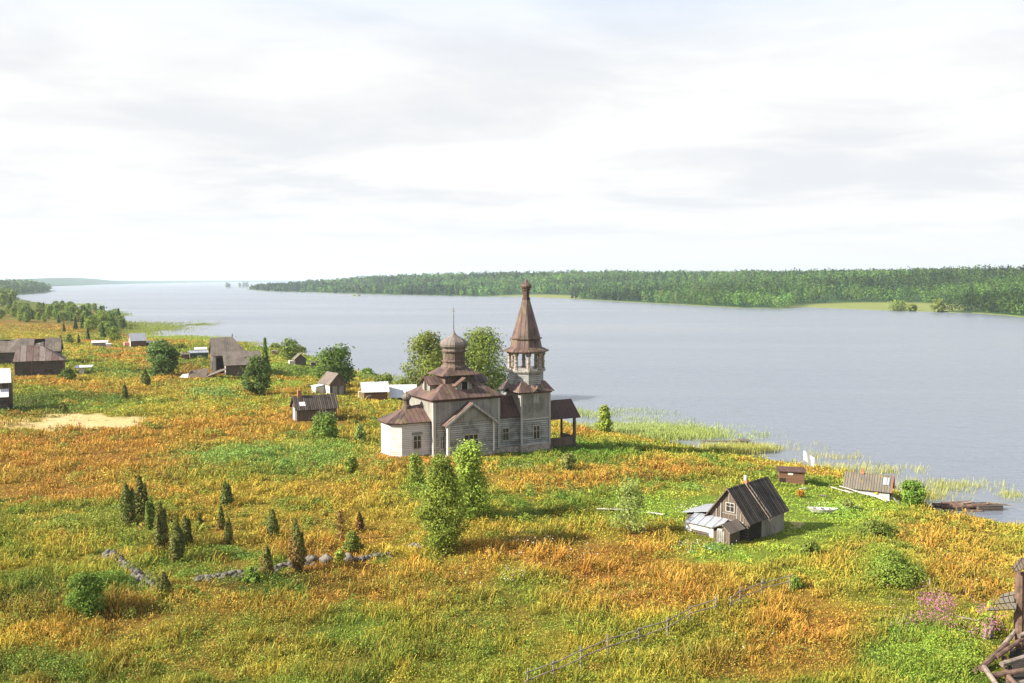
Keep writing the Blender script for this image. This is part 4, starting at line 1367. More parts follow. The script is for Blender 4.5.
part('lantern_roof', 'rust', lantern_roof)
part('drum', 'drum', lambda pb: (pb.prism(octa(CX, CY, 1.62), 10.75, 11.02), pb.prism(octa(CX, CY, 1.62), 11.02, 11.30, octa(CX, CY, 1.42)),
                                 pb.prism(octa(CX, CY, 1.34), 11.3, 13.0), pb.prism(octa(CX, CY, 1.52), 11.72, 11.88), pb.prism(octa(CX, CY, 1.50), 12.92, 13.06), pb.prism(octa(CX, CY, 1.62), 13.06, 13.20)))
for k in range(8):
    a0 = math.pi / 8 + k * math.pi / 4 - math.pi / 4
    p0 = (CX + 1.45 * math.cos(a0), CY + 1.45 * math.sin(a0)); p1 = (CX + 1.45 * math.cos(a0 + math.pi / 4), CY + 1.45 * math.sin(a0 + math.pi / 4))
    fc = Face((*p0, 12.0), (p1[0] - p0[0], p1[1] - p0[1]))
    pb = PB(); L_ = math.hypot(p1[0] - p0[0], p1[1] - p0[1])
    fc.bar(pb, L_ * .22, L_ * .78, .06, .82, -.05, .05)
    pb.build('drum_panel', M['old_board'], church)
part('onion_dome', 'shingle', lambda pb: pb.lathe([(1.88 * r if k else 1.52, 13.2 + 1.98 * z * .86) for k, (r, z) in enumerate(onion)], CX, CY, 8, math.pi / 8))
mast = part('cross_mast', 'iron', lambda pb: pb.beam((CX, CY, 15.6), (CX, CY, 18.1), .055, .035, 6))
part('cross', 'gold', lambda pb: (pb.box(CX - .025, CX + .025, CY - .02, CY + .02, 17.7, 18.85), pb.box(CX - .28, CX + .28, CY - .024, CY + .024, 18.3, 18.35), pb.box(CX - .16, CX + .16, CY - .024, CY + .024, 18.55, 18.59),
                                  pb.lathe([(.01, 17.55), (.13, 17.66), (.01, 17.78)], CX, CY, 8, 0, True)), mast)


# dormers with little gables on all four slopes of the nave roof
def dormer(ox, oy, ax, wd, dep, zb, ht, gh):
    """ox, oy = middle of the front; ax = outward direction"""
    d = part('dormer', 'board_grey', lambda pb: None)
    bpy.data.objects.remove(d)
    a = np.array(ax, float); s = np.array((-a[1], a[0]))
    P = lambda u, v, z: (ox + s[0] * u - a[0] * v, oy + s[1] * u - a[1] * v, z)
    pb = PB(); h = wd / 2
    pb.face([P(-h, 0, zb), P(h, 0, zb), P(h, 0, zb + ht), P(0, 0, zb + ht + gh), P(-h, 0, zb + ht)])
    pb.face([P(h, 0, zb), P(h, dep, zb), P(h, dep, zb + ht), P(h, 0, zb + ht)])
    pb.face([P(-h, dep, zb), P(-h, 0, zb), P(-h, 0, zb + ht), P(-h, dep, zb + ht)])
    d = pb.build('dormer', M['board_grey'], church)
    pr = PB(); e = .38; k = gh / h
    z0 = zb + ht - e * k + .06; zr = zb + ht + gh + .06
    pr.slab([P(h + e, -.4, z0), P(h + e, dep, z0), P(0, dep, zr), P(0, -.4, zr)], .09)
    pr.slab([P(-h - e, dep, z0), P(-h - e, -.4, z0), P(0, -.4, zr + .004), P(0, dep, zr + .004)], .09)
    pr.build('dormer_roof', M['rust'], d)
    f = Face(P(-h, 0, zb), (s[0], s[1]))
    pv = PB(); f.bar(pv, h - .42, h + .42, .22, ht + gh * .35, -.02, .03)
    pv.build('dormer_opening_shade', M['opening_shade'], d)  # dark plate painted for the shade inside the dormer
    pf = PB()
    f.bar(pf, h - .56, h - .42, .1, ht + gh * .2, -.02, .08); f.bar(pf, h + .42, h + .56, .1, ht + gh * .2, -.02, .08)
    pf.build('dormer_trim', M['trim'], d)


dormer(CX, .75, (0, -1), 2.3, 2.6, 7.75, 1.25, .78)
dormer(CX, D_ - .75, (0, 1), 2.3, 2.6, 7.75, 1.25, .78)
dormer(.7, CY, (-1, 0), 2.3, 2.8, 7.85, 1.25, .78)
dormer(W_ - .7, CY, (1, 0), 2.3, 2.8, 7.85, 1.25, .78)

# gabled side porch of the nave (north transept)
TX0, TX1, TY = 1.55, 8.09, -1.0
TA = (TX0 + TX1) / 2


def transept(pb):
    pb.face([(TX0, TY, .15), (TX1, TY, .15), (TX1, TY, 4.35), (TX0, TY, 4.35)])
    pb.face([(TX0, 0, .15), (TX0, TY, .15), (TX0, TY, 4.35), (TX0, 0, 4.35)])
    pb.face([(TX1, TY, .15), (TX1, 0, .15), (TX1, 0, 4.35), (TX1, TY, 4.35)])


part('transept_wall', 'log_pale', transept)
part('transept_gable', 'board_grey', lambda pb: (pb.slab([(TX0 - .05, TY - .07, 4.3), (TX1 + .05, TY - .07, 4.3), (TX1 + .05, TY - .07, 4.55), (TA, TY - .07, 6.62), (TX0 - .05, TY - .07, 4.55)], .09)))
part('transept_corner_boards', 'white_board', lambda pb: (pb.box(TX0 - .12, TX0 + .16, TY - .12, TY - .05, .2, 4.3), pb.box(TX0 - .12, TX0 - .05, TY - .05, TY + .25, .2, 4.3), pb.box(TX1 - .16, TX1 + .12, TY - .12, TY - .05, .2, 4.3)))  # paler than the other corner boards: sunlit edge put into the colour


def transept_roof(pb):
    k = (6.72 - 4.45) / (TA - TX0)
    e = .62; ze = 4.45 - e * k
    pb.slab([(TX0 - e, -.02, ze), (TX0 - e, TY - .5, ze), (TA, TY - .5, 6.8), (TA, -.02, 6.8)], .10)
    pb.slab([(TX1 + e, TY - .5, ze), (TX1 + e, -.02, ze), (TA, -.02, 6.804), (TA, TY - .5, 6.804)], .10)


part('transept_roof', 'rust', transept_roof)


def bargeboards(pb):
    k = (6.72 - 4.45) / (TA - TX0); e = .62; ze = 4.45 - e * k
    for sx, xo in ((1, TX0 - e), (-1, TX1 + e)):
        A = [(xo, TY - .54, ze - .32), (xo, TY - .54, ze + .02), (TA, TY - .54, 6.82), (TA, TY - .54, 6.48)]
        pts = A if sx < 0 else list(reversed(A))
        pb.slab(pts, .05)


part('bargeboards', 'trim', bargeboards)
fT = Face((0, TY, 0), (1, 0)); fN = Face((0, 0, 0), (1, 0)); fA = Face((-3.87, 1.2, 0), (1, 0)); fD = Face((-5.05, 2.4, 0), (1.18, -1.2)); fE = Face((-5.05, 5.2, 0), (0, -1))
window(church, fT, 3.80, .86, 1.95, 1.72, 3, 2, 'trim', .14, crown=True)
window(church, fN, .88, .95, .58, 1.6, 2, 2, 'trim', .11)
window(church, fA, 1.62, 1.1, .95, 1.55, 2, 2, 'trim', .12, crown=True)

# low refectory between nave and tower
part('refectory_wall', 'log_pale', lambda pb: pb.box(W_, 13.1, .8, 4.6, .14, 4.34))


def refectory_roof(pb):
    ym = 2.7; zr = 6.75
    pb.slab([(W_ + .05, .35, 4.22), (13.04, .35, 4.22), (13.04, ym, zr), (W_ + .05, ym, zr)], .1)
    pb.slab([(13.04, 5.05, 4.22), (W_ + .05, 5.05, 4.22), (W_ + .05, ym, zr + .004), (13.04, ym, zr + .004)], .1)


part('refectory_roof', 'rust_dark', refectory_roof)
fR = Face((W_, .8, 0), (1, 0))
window(church, fR, 1.05, 1.05, .85, 1.6, 2, 2, 'trim', .12)

# bell tower
X0, X1, Y0, Y1 = 13.05, 17.55, .3, 4.8
TXC, TYC = 15.15, 2.55
part('tower_log_wall', 'log_pale', lambda pb: pb.box(X0, X1, Y0, Y1, .14, 3.75))
part('tower_board_wall', 'board_grey', lambda pb: pb.box(X0 - .06, X1 + .06, Y0 - .06, Y1 + .06, 3.75, 7.55))
part('tower_corner_boards', 'trim', lambda pb: (pb.box(X0 - .12, X0 + .18, Y0 - .12, Y0 - .05, .3, 7.3), pb.box(X1 - .18, X1 + .12, Y0 - .12, Y0 - .05, .3, 7.3), pb.box(X0 - .08, X1 + .08, Y0 - .125, Y0 - .055, 3.62, 3.82)))
fW = Face((X0, Y0, 0), (1, 0))
window(church, fW, 1.95, .95, .92, 1.72, 2, 2, 'trim', .12, crown=True)
# round headed niche below the eave
pb = PB(); fW2 = Face((X0, Y0 - .06, 0), (1, 0))
fW2.bar(pb, 2.06, 2.54, 6.0, 6.75, -.02, .03); fW2.bar(pb, 1.93, 2.06, 5.9, 6.85, -.02, .07); fW2.bar(pb, 2.54, 2.67, 5.9, 6.85, -.02, .07); fW2.bar(pb, 1.93, 2.67, 6.85, 6.98, -.02, .07); fW2.bar(pb, 1.93, 2.67, 5.8, 5.9, -.02, .07)
pb.build('wall_niche', M['trim'], church)


def tower_roof(pb):
    """skirt roof with a small gable in the middle of each side"""
    zi = 8.75
    for k in range(4):
        an = k * math.pi / 2
        c, s = math.cos(an), math.sin(an)
        def P(u, v, z): return (TXC + c * u - s * v, TYC + s * u + c * v, z)
        H_ = 2.25; e = .60; o = -(H_ + e); i = -1.9
        zE = 7.42; g = .62; ga = .72
        pb.slab([P(o, o, zE), P(-g, o, zE), P(-g, i, zi), P(i, i, zi)], .08)
        pb.slab([P(g, o, zE), P(-o, o, zE), P(-i, i, zi), P(g, i, zi)], .08)
        pb.slab([P(-g - .12, o - .1, zE - .03), P(0, o - .1, zE + ga * .62), P(0, i + .3, zE + ga * .62 + .3), P(-g - .12, i, zi)], .07)
        pb.slab([P(0, o - .1, zE + ga * .62), P(g + .12, o - .1, zE - .03), P(g + .12, i, zi), P(0, i + .3, zE + ga * .62 + .3)], .07)


part('tower_skirt_roof', 'rust', tower_roof)


for k in range(4):
    an = k * math.pi / 2; c, s = math.cos(an), math.sin(an)
    def P(u, v, z): return (TXC + c * u - s * v, TYC + s * u + c * v, z)
    part('tower_gablet', 'board_grey', lambda pb: pb.slab([P(-.6, -2.5, 7.3), P(.6, -2.5, 7.3), P(0, -2.5, 7.8)], .1))
part('tower_cornice', 'rust_dark', lambda pb: pb.prism(grow(rect(X0, X1, Y0, Y1), .25), 7.2, 7.36))
part('octagon_wall', 'log_pale', lambda pb: (pb.prism(octa(TXC, TYC, 2.22), 7.6, 9.95)))
part('belfry_floor', 'trim', lambda pb: (pb.prism(octa(TXC, TYC, 2.42), 9.95, 10.12), pb.prism(octa(TXC, TYC, 2.52), 10.12, 10.24)))
part('belfry_parapet', 'trim', lambda pb: [pb.beam((*octa(TXC, TYC, 2.2)[k], 10.75 if False else 10.36), (*octa(TXC, TYC, 2.2)[(k + 1) % 8], 10.36), .09, None, 4, False) for k in range(8)])
for k, p in enumerate(octa(TXC, TYC, 2.12)):
    pb = PB()
    pb.lathe([(.36, 10.24), (.36, 10.45), (.28, 10.5), (.26, 11.2), (.33, 11.35), (.26, 11.5), (.25, 12.1), (.38, 12.3), (.42, 12.62)], p[0], p[1], 8)
    q = octa(TXC, TYC, 2.12)[(k + 1) % 8]
    pb.build('column', M['post'], church)
part('belfry_arch', 'trim', lambda pb: [pb.slab([(*octa(TXC, TYC, 2.16)[k], 12.28), tuple((np.array(octa(TXC, TYC, 2.16)[k]) * .72 + np.array(octa(TXC, TYC, 2.16)[(k + 1) % 8]) * .28)) + (12.50,),
                                                 tuple((np.array(octa(TXC, TYC, 2.16)[k]) * .28 + np.array(octa(TXC, TYC, 2.16)[(k + 1) % 8]) * .72)) + (12.50,), (*octa(TXC, TYC, 2.16)[(k + 1) % 8], 12.28), (*octa(TXC, TYC, 2.16)[(k + 1) % 8], 12.66), (*octa(TXC, TYC, 2.16)[k], 12.66)], .09) for k in range(8)])
part('belfry_ceiling', 'board_grey', lambda pb: pb.prism(octa(TXC, TYC, 2.4), 12.66, 12.78))
part('tent_eave', 'rust', lambda pb: (pb.prism(octa(TXC, TYC, 2.95), 12.74, 12.86), pb.prism(octa(TXC, TYC, 2.95), 12.86, 13.35, octa(TXC, TYC, 2.02)), pb.prism(octa(TXC, TYC, 2.02), 13.35, 14.45, octa(TXC, TYC, 1.82)), pb.prism(octa(TXC, TYC, 2.05), 14.45, 14.60)))
part('tent_roof', 'rust', lambda pb: pb.prism(octa(TXC, TYC, 1.84), 14.6, 20.0, octa(TXC, TYC, .42)))
part('tent_neck', 'rust_dark', lambda pb: (pb.prism(octa(TXC, TYC, .52), 19.75, 20.0), pb.prism(octa(TXC, TYC, .44), 20.0, 20.15), pb.prism(octa(TXC, TYC, .38), 20.15, 21.1, octa(TXC, TYC, .48)), pb.prism(octa(TXC, TYC, .58), 21.1, 21.25)))
part('tent_bulb', 'rust', lambda pb: pb.lathe([(.50, 21.25), (.72, 21.42), (.78, 21.62), (.68, 21.85), (.40, 22.08), (.22, 22.3), (.16, 22.52), (.02, 22.58)], TXC, TYC, 12, 0, True))

# west porch on posts
def porch_roof(pb):
    y0, y1, ym = .25, 4.25, 2.25
    x1e, x1r = 22.7, 22.5
    pb.slab([(17.6, y0, 3.35), (x1e, y0, 3.35), (x1r - .1, ym, 5.72), (17.6, ym, 5.72)], .1)
    pb.slab([(x1e, y1, 3.35), (17.6, y1, 3.35), (17.6, ym, 5.724), (x1r - .1, ym, 5.724)], .1)


part('porch_roof', 'rust_dark', porch_roof)
part('porch_gable', 'old_board', lambda pb: pb.slab([(22.05, .7, 3.45), (22.05, 3.8, 3.45), (22.05, 2.25, 5.4)], .08))
part('porch_beams', 'old_log', lambda pb: (pb.beam((17.55, .6, 3.42), (22.3, .6, 3.42), .12), pb.beam((17.55, 3.9, 3.42), (22.3, 3.9, 3.42), .12), pb.beam((22.0, .4, 3.45), (22.0, 4.1, 3.45), .12)))
for x, y, r in ((21.85, .62, .24), (21.85, 3.88, .18), (18.1, 3.88, .16)):
    part('porch_post', 'old_log', lambda pb: pb.beam((x, y, -1.6), (x, y, 3.4), r, r * .9, 8))
part('porch_floor', 'old_board', lambda pb: pb.box(17.56, 22.1, .35, 4.2, -.45, -.3))
part('porch_railing', 'old_board', lambda pb: (pb.box(17.6, 21.6, .56, .66, -1.5, .72), pb.box(21.8, 21.9, .8, 3.8, -1.5, .72)))
part('porch_steps', 'old_board', lambda pb: (pb.box(22.1, 22.5, 1.2, 3.2, -1.6, -.6), pb.box(22.5, 22.9, 1.2, 3.2, -1.6, -.9)))

# ------------------------------------------------------------------ the gabled cottage by the shore
HO = ground_at(748, 541)
cot = thing('gabled_cottage', 'small dark wooden cottage with steep black board roof and lean-to sheds on the green lawn', 'house', HO, 45.0)


def cot_world(x, y):
    a = math.radians(45); return HO[0] + x * math.cos(a) - y * math.sin(a), HO[1] + x * math.sin(a) + y * math.cos(a)


for a, b, r_ in ((1, 2, 2.8), (3.2, 2, 3.0), (5.2, 2, 2.8), (-1.2, 2.6, 2.4), (-1.4, 4, 2.2), (2, 5.4, 2.4)):
    FOOT.append((*cot_world(a, b), r_))


def cpart(name, mat, fn, parent=cot):
    pb = PB(); fn(pb)
    return pb.build(name, M[mat], parent)


cL, cW, cE, cR = 6.4, 3.9, 1.95, 2.45
cpart('wall', 'old_log', lambda pb: (pb.face([(0, 0, -.9), (cL, 0, -.9), (cL, 0, cE), (0, 0, cE)]), pb.face([(cL, cW, -.9), (0, cW, -.9), (0, cW, cE), (cL, cW, cE)]),
                                     pb.face([(cL, 0, -.9), (cL, cW, -.9), (cL, cW, cE), (cL, cW / 2, cE + cR), (cL, 0, cE)]), pb.face([(0, cW, -.9), (0, 0, -.9), (0, 0, cE - .3), (0, cW, cE - .3)])))
cpart('gable', 'old_board', lambda pb: pb.slab([(-.04, cW, cE - .45), (-.04, 0, cE - .45), (-.04, 0, cE), (-.04, cW / 2, cE + cR - .02), (-.04, cW, cE)], .08))
cpart('roof', 'roof_board', lambda pb: gable_roof(pb, cL, cW, cE, cR, 'x', .36, .38, .08, .05))
fG = Face((-.05, cW, 0), (0, -1))
window(cot, fG, 1.72, 2.35, .78, .72, 2, 2, 'trim', .07)


def gable_frame(pb):
    fG.bar(pb, 1.1, 1.22, 1.55, 3.0, 0, .05); fG.bar(pb, 2.72, 2.84, 1.55, 3.0, 0, .05); fG.bar(pb, 1.9, 2.02, 3.2, 3.95, 0, .05); fG.bar(pb, .35, 3.5, 1.50, 1.60, 0, .045); fG.bar(pb, 1.3, 2.7, 2.06, 2.16, 0, .06)
    fG.bar(pb, 3.1, 3.2, 1.6, 2.3, 0, .05); fG.bar(pb, .62, .72, 1.6, 2.4, 0, .05)


cpart('gable_studs', 'board_grey', gable_frame)


def barge(pb):
    k = cR / (cW / 2)
    for y0, sy in ((-.40, 1), (cW + .40, -1)):
        z0 = cE - .40 * k
        A = [(-.42, y0, z0 - .06), (-.42, cW / 2, cE + cR - .06), (-.42, cW / 2, cE + cR + .1), (-.42, y0, z0 + .1)]
        pb.slab(A if sy < 0 else list(reversed(A)), .05)


cpart('bargeboards', 'old_board', barge)
fL = Face((0, 0, 0), (1, 0))
cpart('open_bay_shade', 'opening_shade', lambda pb: fL.bar(pb, .12, 2.2, -.6, 1.62, 0, .03))  # dark sheet on the wall, painted shade under the eave
cpart('long_wall_boards', 'board_grey', lambda pb: fL.bar(pb, 2.3, cL - .05, -.7, 1.6, 0, .05))
chim = cpart('chimney', 'brick', lambda pb: pb.box(2.66, 3.0, 1.78, 2.12, 4.0, 4.72))
cpart('chimney_pipe', 'pipe_white', lambda pb: pb.box(2.68, 2.86, 1.9, 2.08, 4.72, 5.15), chim)
# lean-to on the far left side with the grey sheet roof
cpart('side_shed_wall', 'old_board', lambda pb: pb.prism([(.1, cW), (3.6, cW), (3.6, 6.5), (.1, 6.5)], -.8, 1.3))
cpart('side_shed_roof', 'metal_grey', lambda pb: pb.slab([(3.9, 6.85, 1.42), (-.25, 6.85, 1.42), (-.25, cW + .1, 2.02), (3.9, cW + .1, 2.02)], .07))
# lean-to against the gable with the pale zinc roof, sunlight put into the wall colour
cpart('front_shed_wall', 'white_board', lambda pb: pb.prism([(-1.55, 2.0), (-.05, 2.0), (-.05, 5.25), (-1.55, 5.25)], -.8, 1.02))
cpart('front_shed_roof', 'metal_pale', lambda pb: pb.slab([(-1.8, 5.45, 1.06), (-1.8, 1.95, 1.06), (-.05, 1.95, 1.62), (-.05, 5.45, 1.62)], .06))
cpart('front_shed_lower_boards', 'old_log', lambda pb: Face((-1.55, 5.25, 0), (0, -1)).bar(pb, .4, 2.2, -.7, .45, 0, .05))
# small porch box with door
pw = cpart('porch_wall', 'old_board', lambda pb: gable_walls_at(pb, -2.5, -1.0, .25, 1.9, 1.32, .35)) if 0 else None


def porch_box(pb):
    x0, x1, y0, y1 = -2.55, -.9, .30, 1.95
    pb.prism([(x0, y0), (x1, y0), (x1, y1), (x0, y1)], -.9, 1.35)
    pb.slab([(x0 - .005, y0, 1.34), (x0 - .005, (y0 + y1) / 2 - .2, 1.8), (x0 - .005, y1, 1.34)][::-1], .03)


cpart('porch_wall', 'old_board', porch_box)
cpart('porch_roof', 'roof_grey', lambda pb: (pb.slab([(-2.9, .0, 1.22), (-.4, .0, 1.22), (-.4, .92, 1.88), (-2.9, .92, 1.88)], .07), pb.slab([(-.4, 2.3, 1.2), (-2.9, 2.3, 1.2), (-2.9, .92, 1.884), (-.4, .92, 1.884)], .07)))
pd = cpart('door', 'board_grey', lambda pb: Face((-2.55, 1.95, 0), (0, -1)).bar(pb, .35, 1.15, -.5, 1.2, 0, .05))
cpart('door_lamp', 'pipe_white', lambda pb: Face((-2.6, 1.95, 0), (0, -1)).bar(pb, .5, .95, 1.25, 1.36, 0, .08), pd)
# ladder leaning on the roof slope
lad = thing('ladder', 'long grey wooden ladder lying on the black roof of the gabled cottage', 'ladder', cot_world(3.0, -1.1) + (float(height(np.array([cot_world(3.0, -1.1)[0]]), np.array([cot_world(3.0, -1.1)[1]]))[0]),), 45.0)
zg = HO[2] - lad.location.z
LA = (.35, .0, 0.0); kk = cR / (cW / 2)
lo = np.array((0.25, .25, 0.0)); eave = np.array((.05, .68, cE - .42 * kk + .22 + zg)); topl = np.array((-.35, 2.95, cE + cR + .08 + zg))
for dx_ in (-.22, .22):
    pb = PB(); pb.beam(lo + (dx_, 0, 0), eave + (dx_, 0, 0), .045, None, 5); pb.beam(eave + (dx_, 0, 0), topl + (dx_, 0, .06), .045, None, 5)
    pb.build('ladder_rail', M['log'], lad)
for k in range(17):
    f = (k + .6) / 17
    p = lo + (eave - lo) * (f / .38) if f < .38 else eave + (topl + (0, 0, .06) - eave) * ((f - .38) / .62)
    pb = PB(); pb.beam(p + (-.24, 0, 0), p + (.24, 0, 0), .03, None, 5)
    pb.build('rung', M['log'], lad)

# ------------------------------------------------------------------ shore yard
P = ground_at(792, 484)
bx_ = thing('wood_shed', 'small brown flat roofed wooden box shed on the lawn left of the white flag', 'shed', P, -12)
s = px_scale(P)
pb = PB(); pb.box(-1.5, 1.45, 0, 1.9, -.4, 1.55); pb.build('wall', M['brown_board'], bx_)
pb = PB(); pb.slab([(-1.75, -.2, 1.60), (1.65, -.2, 1.55), (1.65, 2.1, 1.70), (-1.75, 2.1, 1.74)], .08); pb.build('roof', M['rust_dark'], bx_)
pb = PB(); Face((-1.5, 0, 0), (1, 0)).bar(pb, 1.0, 1.6, 1.1, 1.38, 0, .05); pb.build('window', M['white_board'], bx_)
pb = PB(); Face((-1.5, 0, 0), (1, 0)).bar(pb, -.0, .7, -.2, .7, 0, .04); pb.build('open_hatch_shade', M['opening_shade'], bx_)  # dark plate painted for the shade in the hatch
FOOT.append((P[0], P[1] + .8, 2.2))

P = ground_at(806, 470); s = px_scale(P)
fl = thing('flag', 'white cloth flag on a thin pole at the shore above the brown box shed', 'flag', P, 0)
pb = PB(); pb.beam((1.06, 0, -.4), (1.14, 0, 1.85), .035, .025, 6); pb.build('pole', M['log'], fl)
pb = PB(); nx = 12
GRD = lambda u, v: (1.10 - 1.50 * u, .10 * math.sin(u * 5.5 + v), 1.68 - 1.25 * v + 1.0 * u - .05 * math.sin(u * 5))
for i in range(nx):
    for j in range(5):
        q = [GRD(i / nx, (j + 1) / 5), GRD((i + 1) / nx, (j + 1) / 5), GRD((i + 1) / nx, j / 5), GRD(i / nx, j / 5)]
        pb.face(q, True); pb.face([(a, b + .012, c) for a, b, c in reversed(q)], True)
pb.build('cloth', M['cloth'], fl)

# plank shed half sunk at the shore
P = ground_at(845, 491)
ps = thing('plank_shed', 'low pale shed with a plank roof and tumbled white boards beside the round shore bush', 'shed', P, -30)
pb = PB(); gable_walls(pb, 5.0, 2.3, .75, 1.35, 'x', -.8); pb.build('wall', M['white_board'], ps)
pb = PB(); gable_roof(pb, 5.0, 2.3, .80, 1.35, 'x', .35, .25, .10, .06); rf = pb.build('roof', M['roof_pale'], ps)
pb = PB(); k_ = 1.35 / 1.15
pb.slab([(5.28, -.38, .44), (5.28, 1.15, 2.22), (5.28, 1.15, 2.36), (5.28, -.38, .56)][::-1], .06); pb.slab([(5.28, 1.15, 2.22), (5.28, 2.68, .44), (5.28, 2.68, .56), (5.28, 1.15, 2.36)][::-1], .06); pb.build('bargeboards', M['red_paint'], ps)
pb = PB(); pb.box(1.7, 1.9, 1.0, 1.2, 2.1, 2.75); pb.box(1.62, 1.98, .95, 1.25, 2.1, 2.35); pb.build('chimney', M['brick'], rf)
pb = PB(); pb.slab([(4.2, .2, 1.24), (4.9, .2, 1.24), (4.9, .85, 2.0), (4.2, .85, 2.0)], .04); pb.build('roof_patch', M['metal_pale'], rf)
pb = PB(); pb.slab([(5.05, .1, -.3), (5.05, 2.2, -.3), (5.05, 2.2, .8), (5.05, 1.15, 2.0), (5.05, .1, .8)], .04); pb.build('gable_opening_shade', M['opening_shade'], ps)  # dark sheet over the gable, its shade put into the colour
pb = PB(); pb.box(3.4, 3.7, -.16, -.05, .1, .62); pb.build('orange_panel', M['orange_tarp'], ps)
FOOT.append((P[0] + 2.4, P[1] + .2, 3.0)); FOOT.append((P[0] + .8, P[1] + .5, 2.0))
LO = 'loose boards by the plank shed'
for k, (x0, y0, x1, y1, z0, z1, lb) in enumerate([(-.6, -.4, 5.2, -1.0, .55, .2, 'longest loose pale board leaning along the wall of the plank shed'), (2.6, -.5, 5.0, -1.5, .5, .1, 'short pale board leaning steeply at the near end of the plank shed'),
                                                  (-1.6, -.5, .8, -.9, .25, .1, 'pale board lying at the left end of the plank shed'), (5.4, .4, 6.2, -.9, .4, .05, 'dark weathered board sticking out of the open gable of the plank shed')]):
    a = math.radians(-30); R2 = lambda x, y: (P[0] + x * math.cos(a) - y * math.sin(a), P[1] + x * math.sin(a) + y * math.cos(a))
    A, B = R2(x0, y0), R2(x1, y1)
    pb = PB(); pb.beam((0, 0, z0), (B[0] - A[0], B[1] - A[1], z1 + h1(*B) - h1(*A)), .13, .13, 4, False, .35)
    o = pb.build('loose_board', M['white_board'] if k < 3 else M['board_grey']); o.location = (A[0], A[1], h1(*A)); tag(o, lb, 'board', LO)

# old boat lying on the lawn
P = ground_at(822, 514)
P = P + np.array((0, 0, .22)); bt = thing('rowing_boat', 'pale old flat boat lying on the lawn between the cottage and the plank shed', 'boat', P, -10)
ring = lambda w_, l_, z: [(l_ * math.cos(a) + (.25 * l_ if 0 else 0), w_ * (math.sin(a)) * (1 - .25 * max(0, math.cos(a))), z + .10 * abs(math.cos(a)) ** 3) for a in np.linspace(0, 2 * math.pi, 25)[:-1]]
pb = PB(); r0, r1, r2, r3 = ring(.36, 1.15, -.05), ring(.62, 1.55, .36), ring(.55, 1.45, .37), ring(.30, 1.05, .08)
for A, B in ((r0, r1), (r1, r2), (r2, r3)):
    for k in range(24):
        j = (k + 1) % 24; pb.face([A[k], A[j], B[j], B[k]], True)
pb.face(r3); pb.build('hull', M['white_board'], bt)
for xx in (-.75, 0.05, .8):
    pb = PB(); pb.box(xx - .13, xx + .13, -.50, .50, .30, .345); pb.build('thwart', M['roof_grey'], bt)
FOOT.append((P[0], P[1] - .2, 2.2))

# mooring pier far behind the reeds
P = at_z(748, 445.5, 0.0)
pier = thing('wooden_pier', 'narrow low wooden pier reaching out of the reeds into the lake', 'pier', P, 180 - 2)
pb = PB(); pb.box(-.1, 7.6, -.55, .55, .62, .76); pb.build('deck', M['roof_pale'], pier)
pb = PB(); pb.box(-.2, 1.7, -.85, .85, .76, 1.0); pb.build('end_stage', M['roof_grey'], pier)
for xx in (.1, 1.6, 4.4, 7.2):
    for yy in (-.5, .5):
        pb = PB(); pb.beam((xx, yy, -1.4), (xx, yy, .62), .10, None, 6); pb.build('pile', M['log_brown'], pier)

# ruined log jetty
P = at_z(930, 511, 0.0)
jet = thing('log_jetty', 'ruined dark log jetty running out into the lake right of the round shore bush', 'jetty', P, 4)
rg_ = np.random.default_rng(5)
for k in range(13):
    a = rg_.uniform(-.3, 1.2); x0 = rg_.uniform(0, 3.6); ln = rg_.uniform(3.2, 5.6)
    pb = PB(); pb.beam((x0, a, .25 + .16 * (k % 3)), (min(x0 + ln, 9.4), a + rg_.uniform(-.35, .35), .22 + .16 * (k % 4)), rg_.uniform(.15, .24), .14, 7)
    pb.build('log', M['log_brown'] if k % 3 else M['log'], jet)
pb = PB(); pb.box(5.6, 8.6, -.5, 1.3, -.8, .62); pb.build('log_crib', M['old_log'], jet)
pb = PB(); pb.beam((7.2, .4, .78), (9.9, .1, .5), .2, .07, 7); pb.build('log', M['log'], jet)
pb = PB(); pb.beam((3.8, -.4, .0), (6.0, -.6, .05), .2, .16, 7); pb.build('log', M['log_brown'], jet)

# ------------------------------------------------------------------ village houses on the left
def at_l(px, py, dx_, dz):      # offset
    return None


h = house('log_hut', 'small dark hut with striped black board roof and a white window before the olive bush', 'hut', 297, 421.5, 24, 6.4, 4.2, 2.0, 1.8, 'x', 'old_board', 'roof_board', .3, .35)
fc = front(6.4); window(h, fc, 3.7, .75, .8, .85, 2, 2, 'white_board', .12)
pb = PB(); pb.box(.5, 1.1, 1.7, 2.3, 3.5, 4.75); pb.build('chimney', M['brick'], h)
pb = PB(); pb.slab([(.55, .35, 2.40), (1.5, .35, 2.40), (1.5, 1.0, 2.96), (.55, 1.0, 2.96)], .03); pb.build('roof_patch', M['slate_white'], h)
pb = PB(); left_side(4.2).bar(pb, 1.2, 2.9, -.3, 1.9, -.02, .05); pb.build('door', M['white_board'], h)
FOOT.append((h.location.x + 2.6, h.location.y - .6, 5.6))

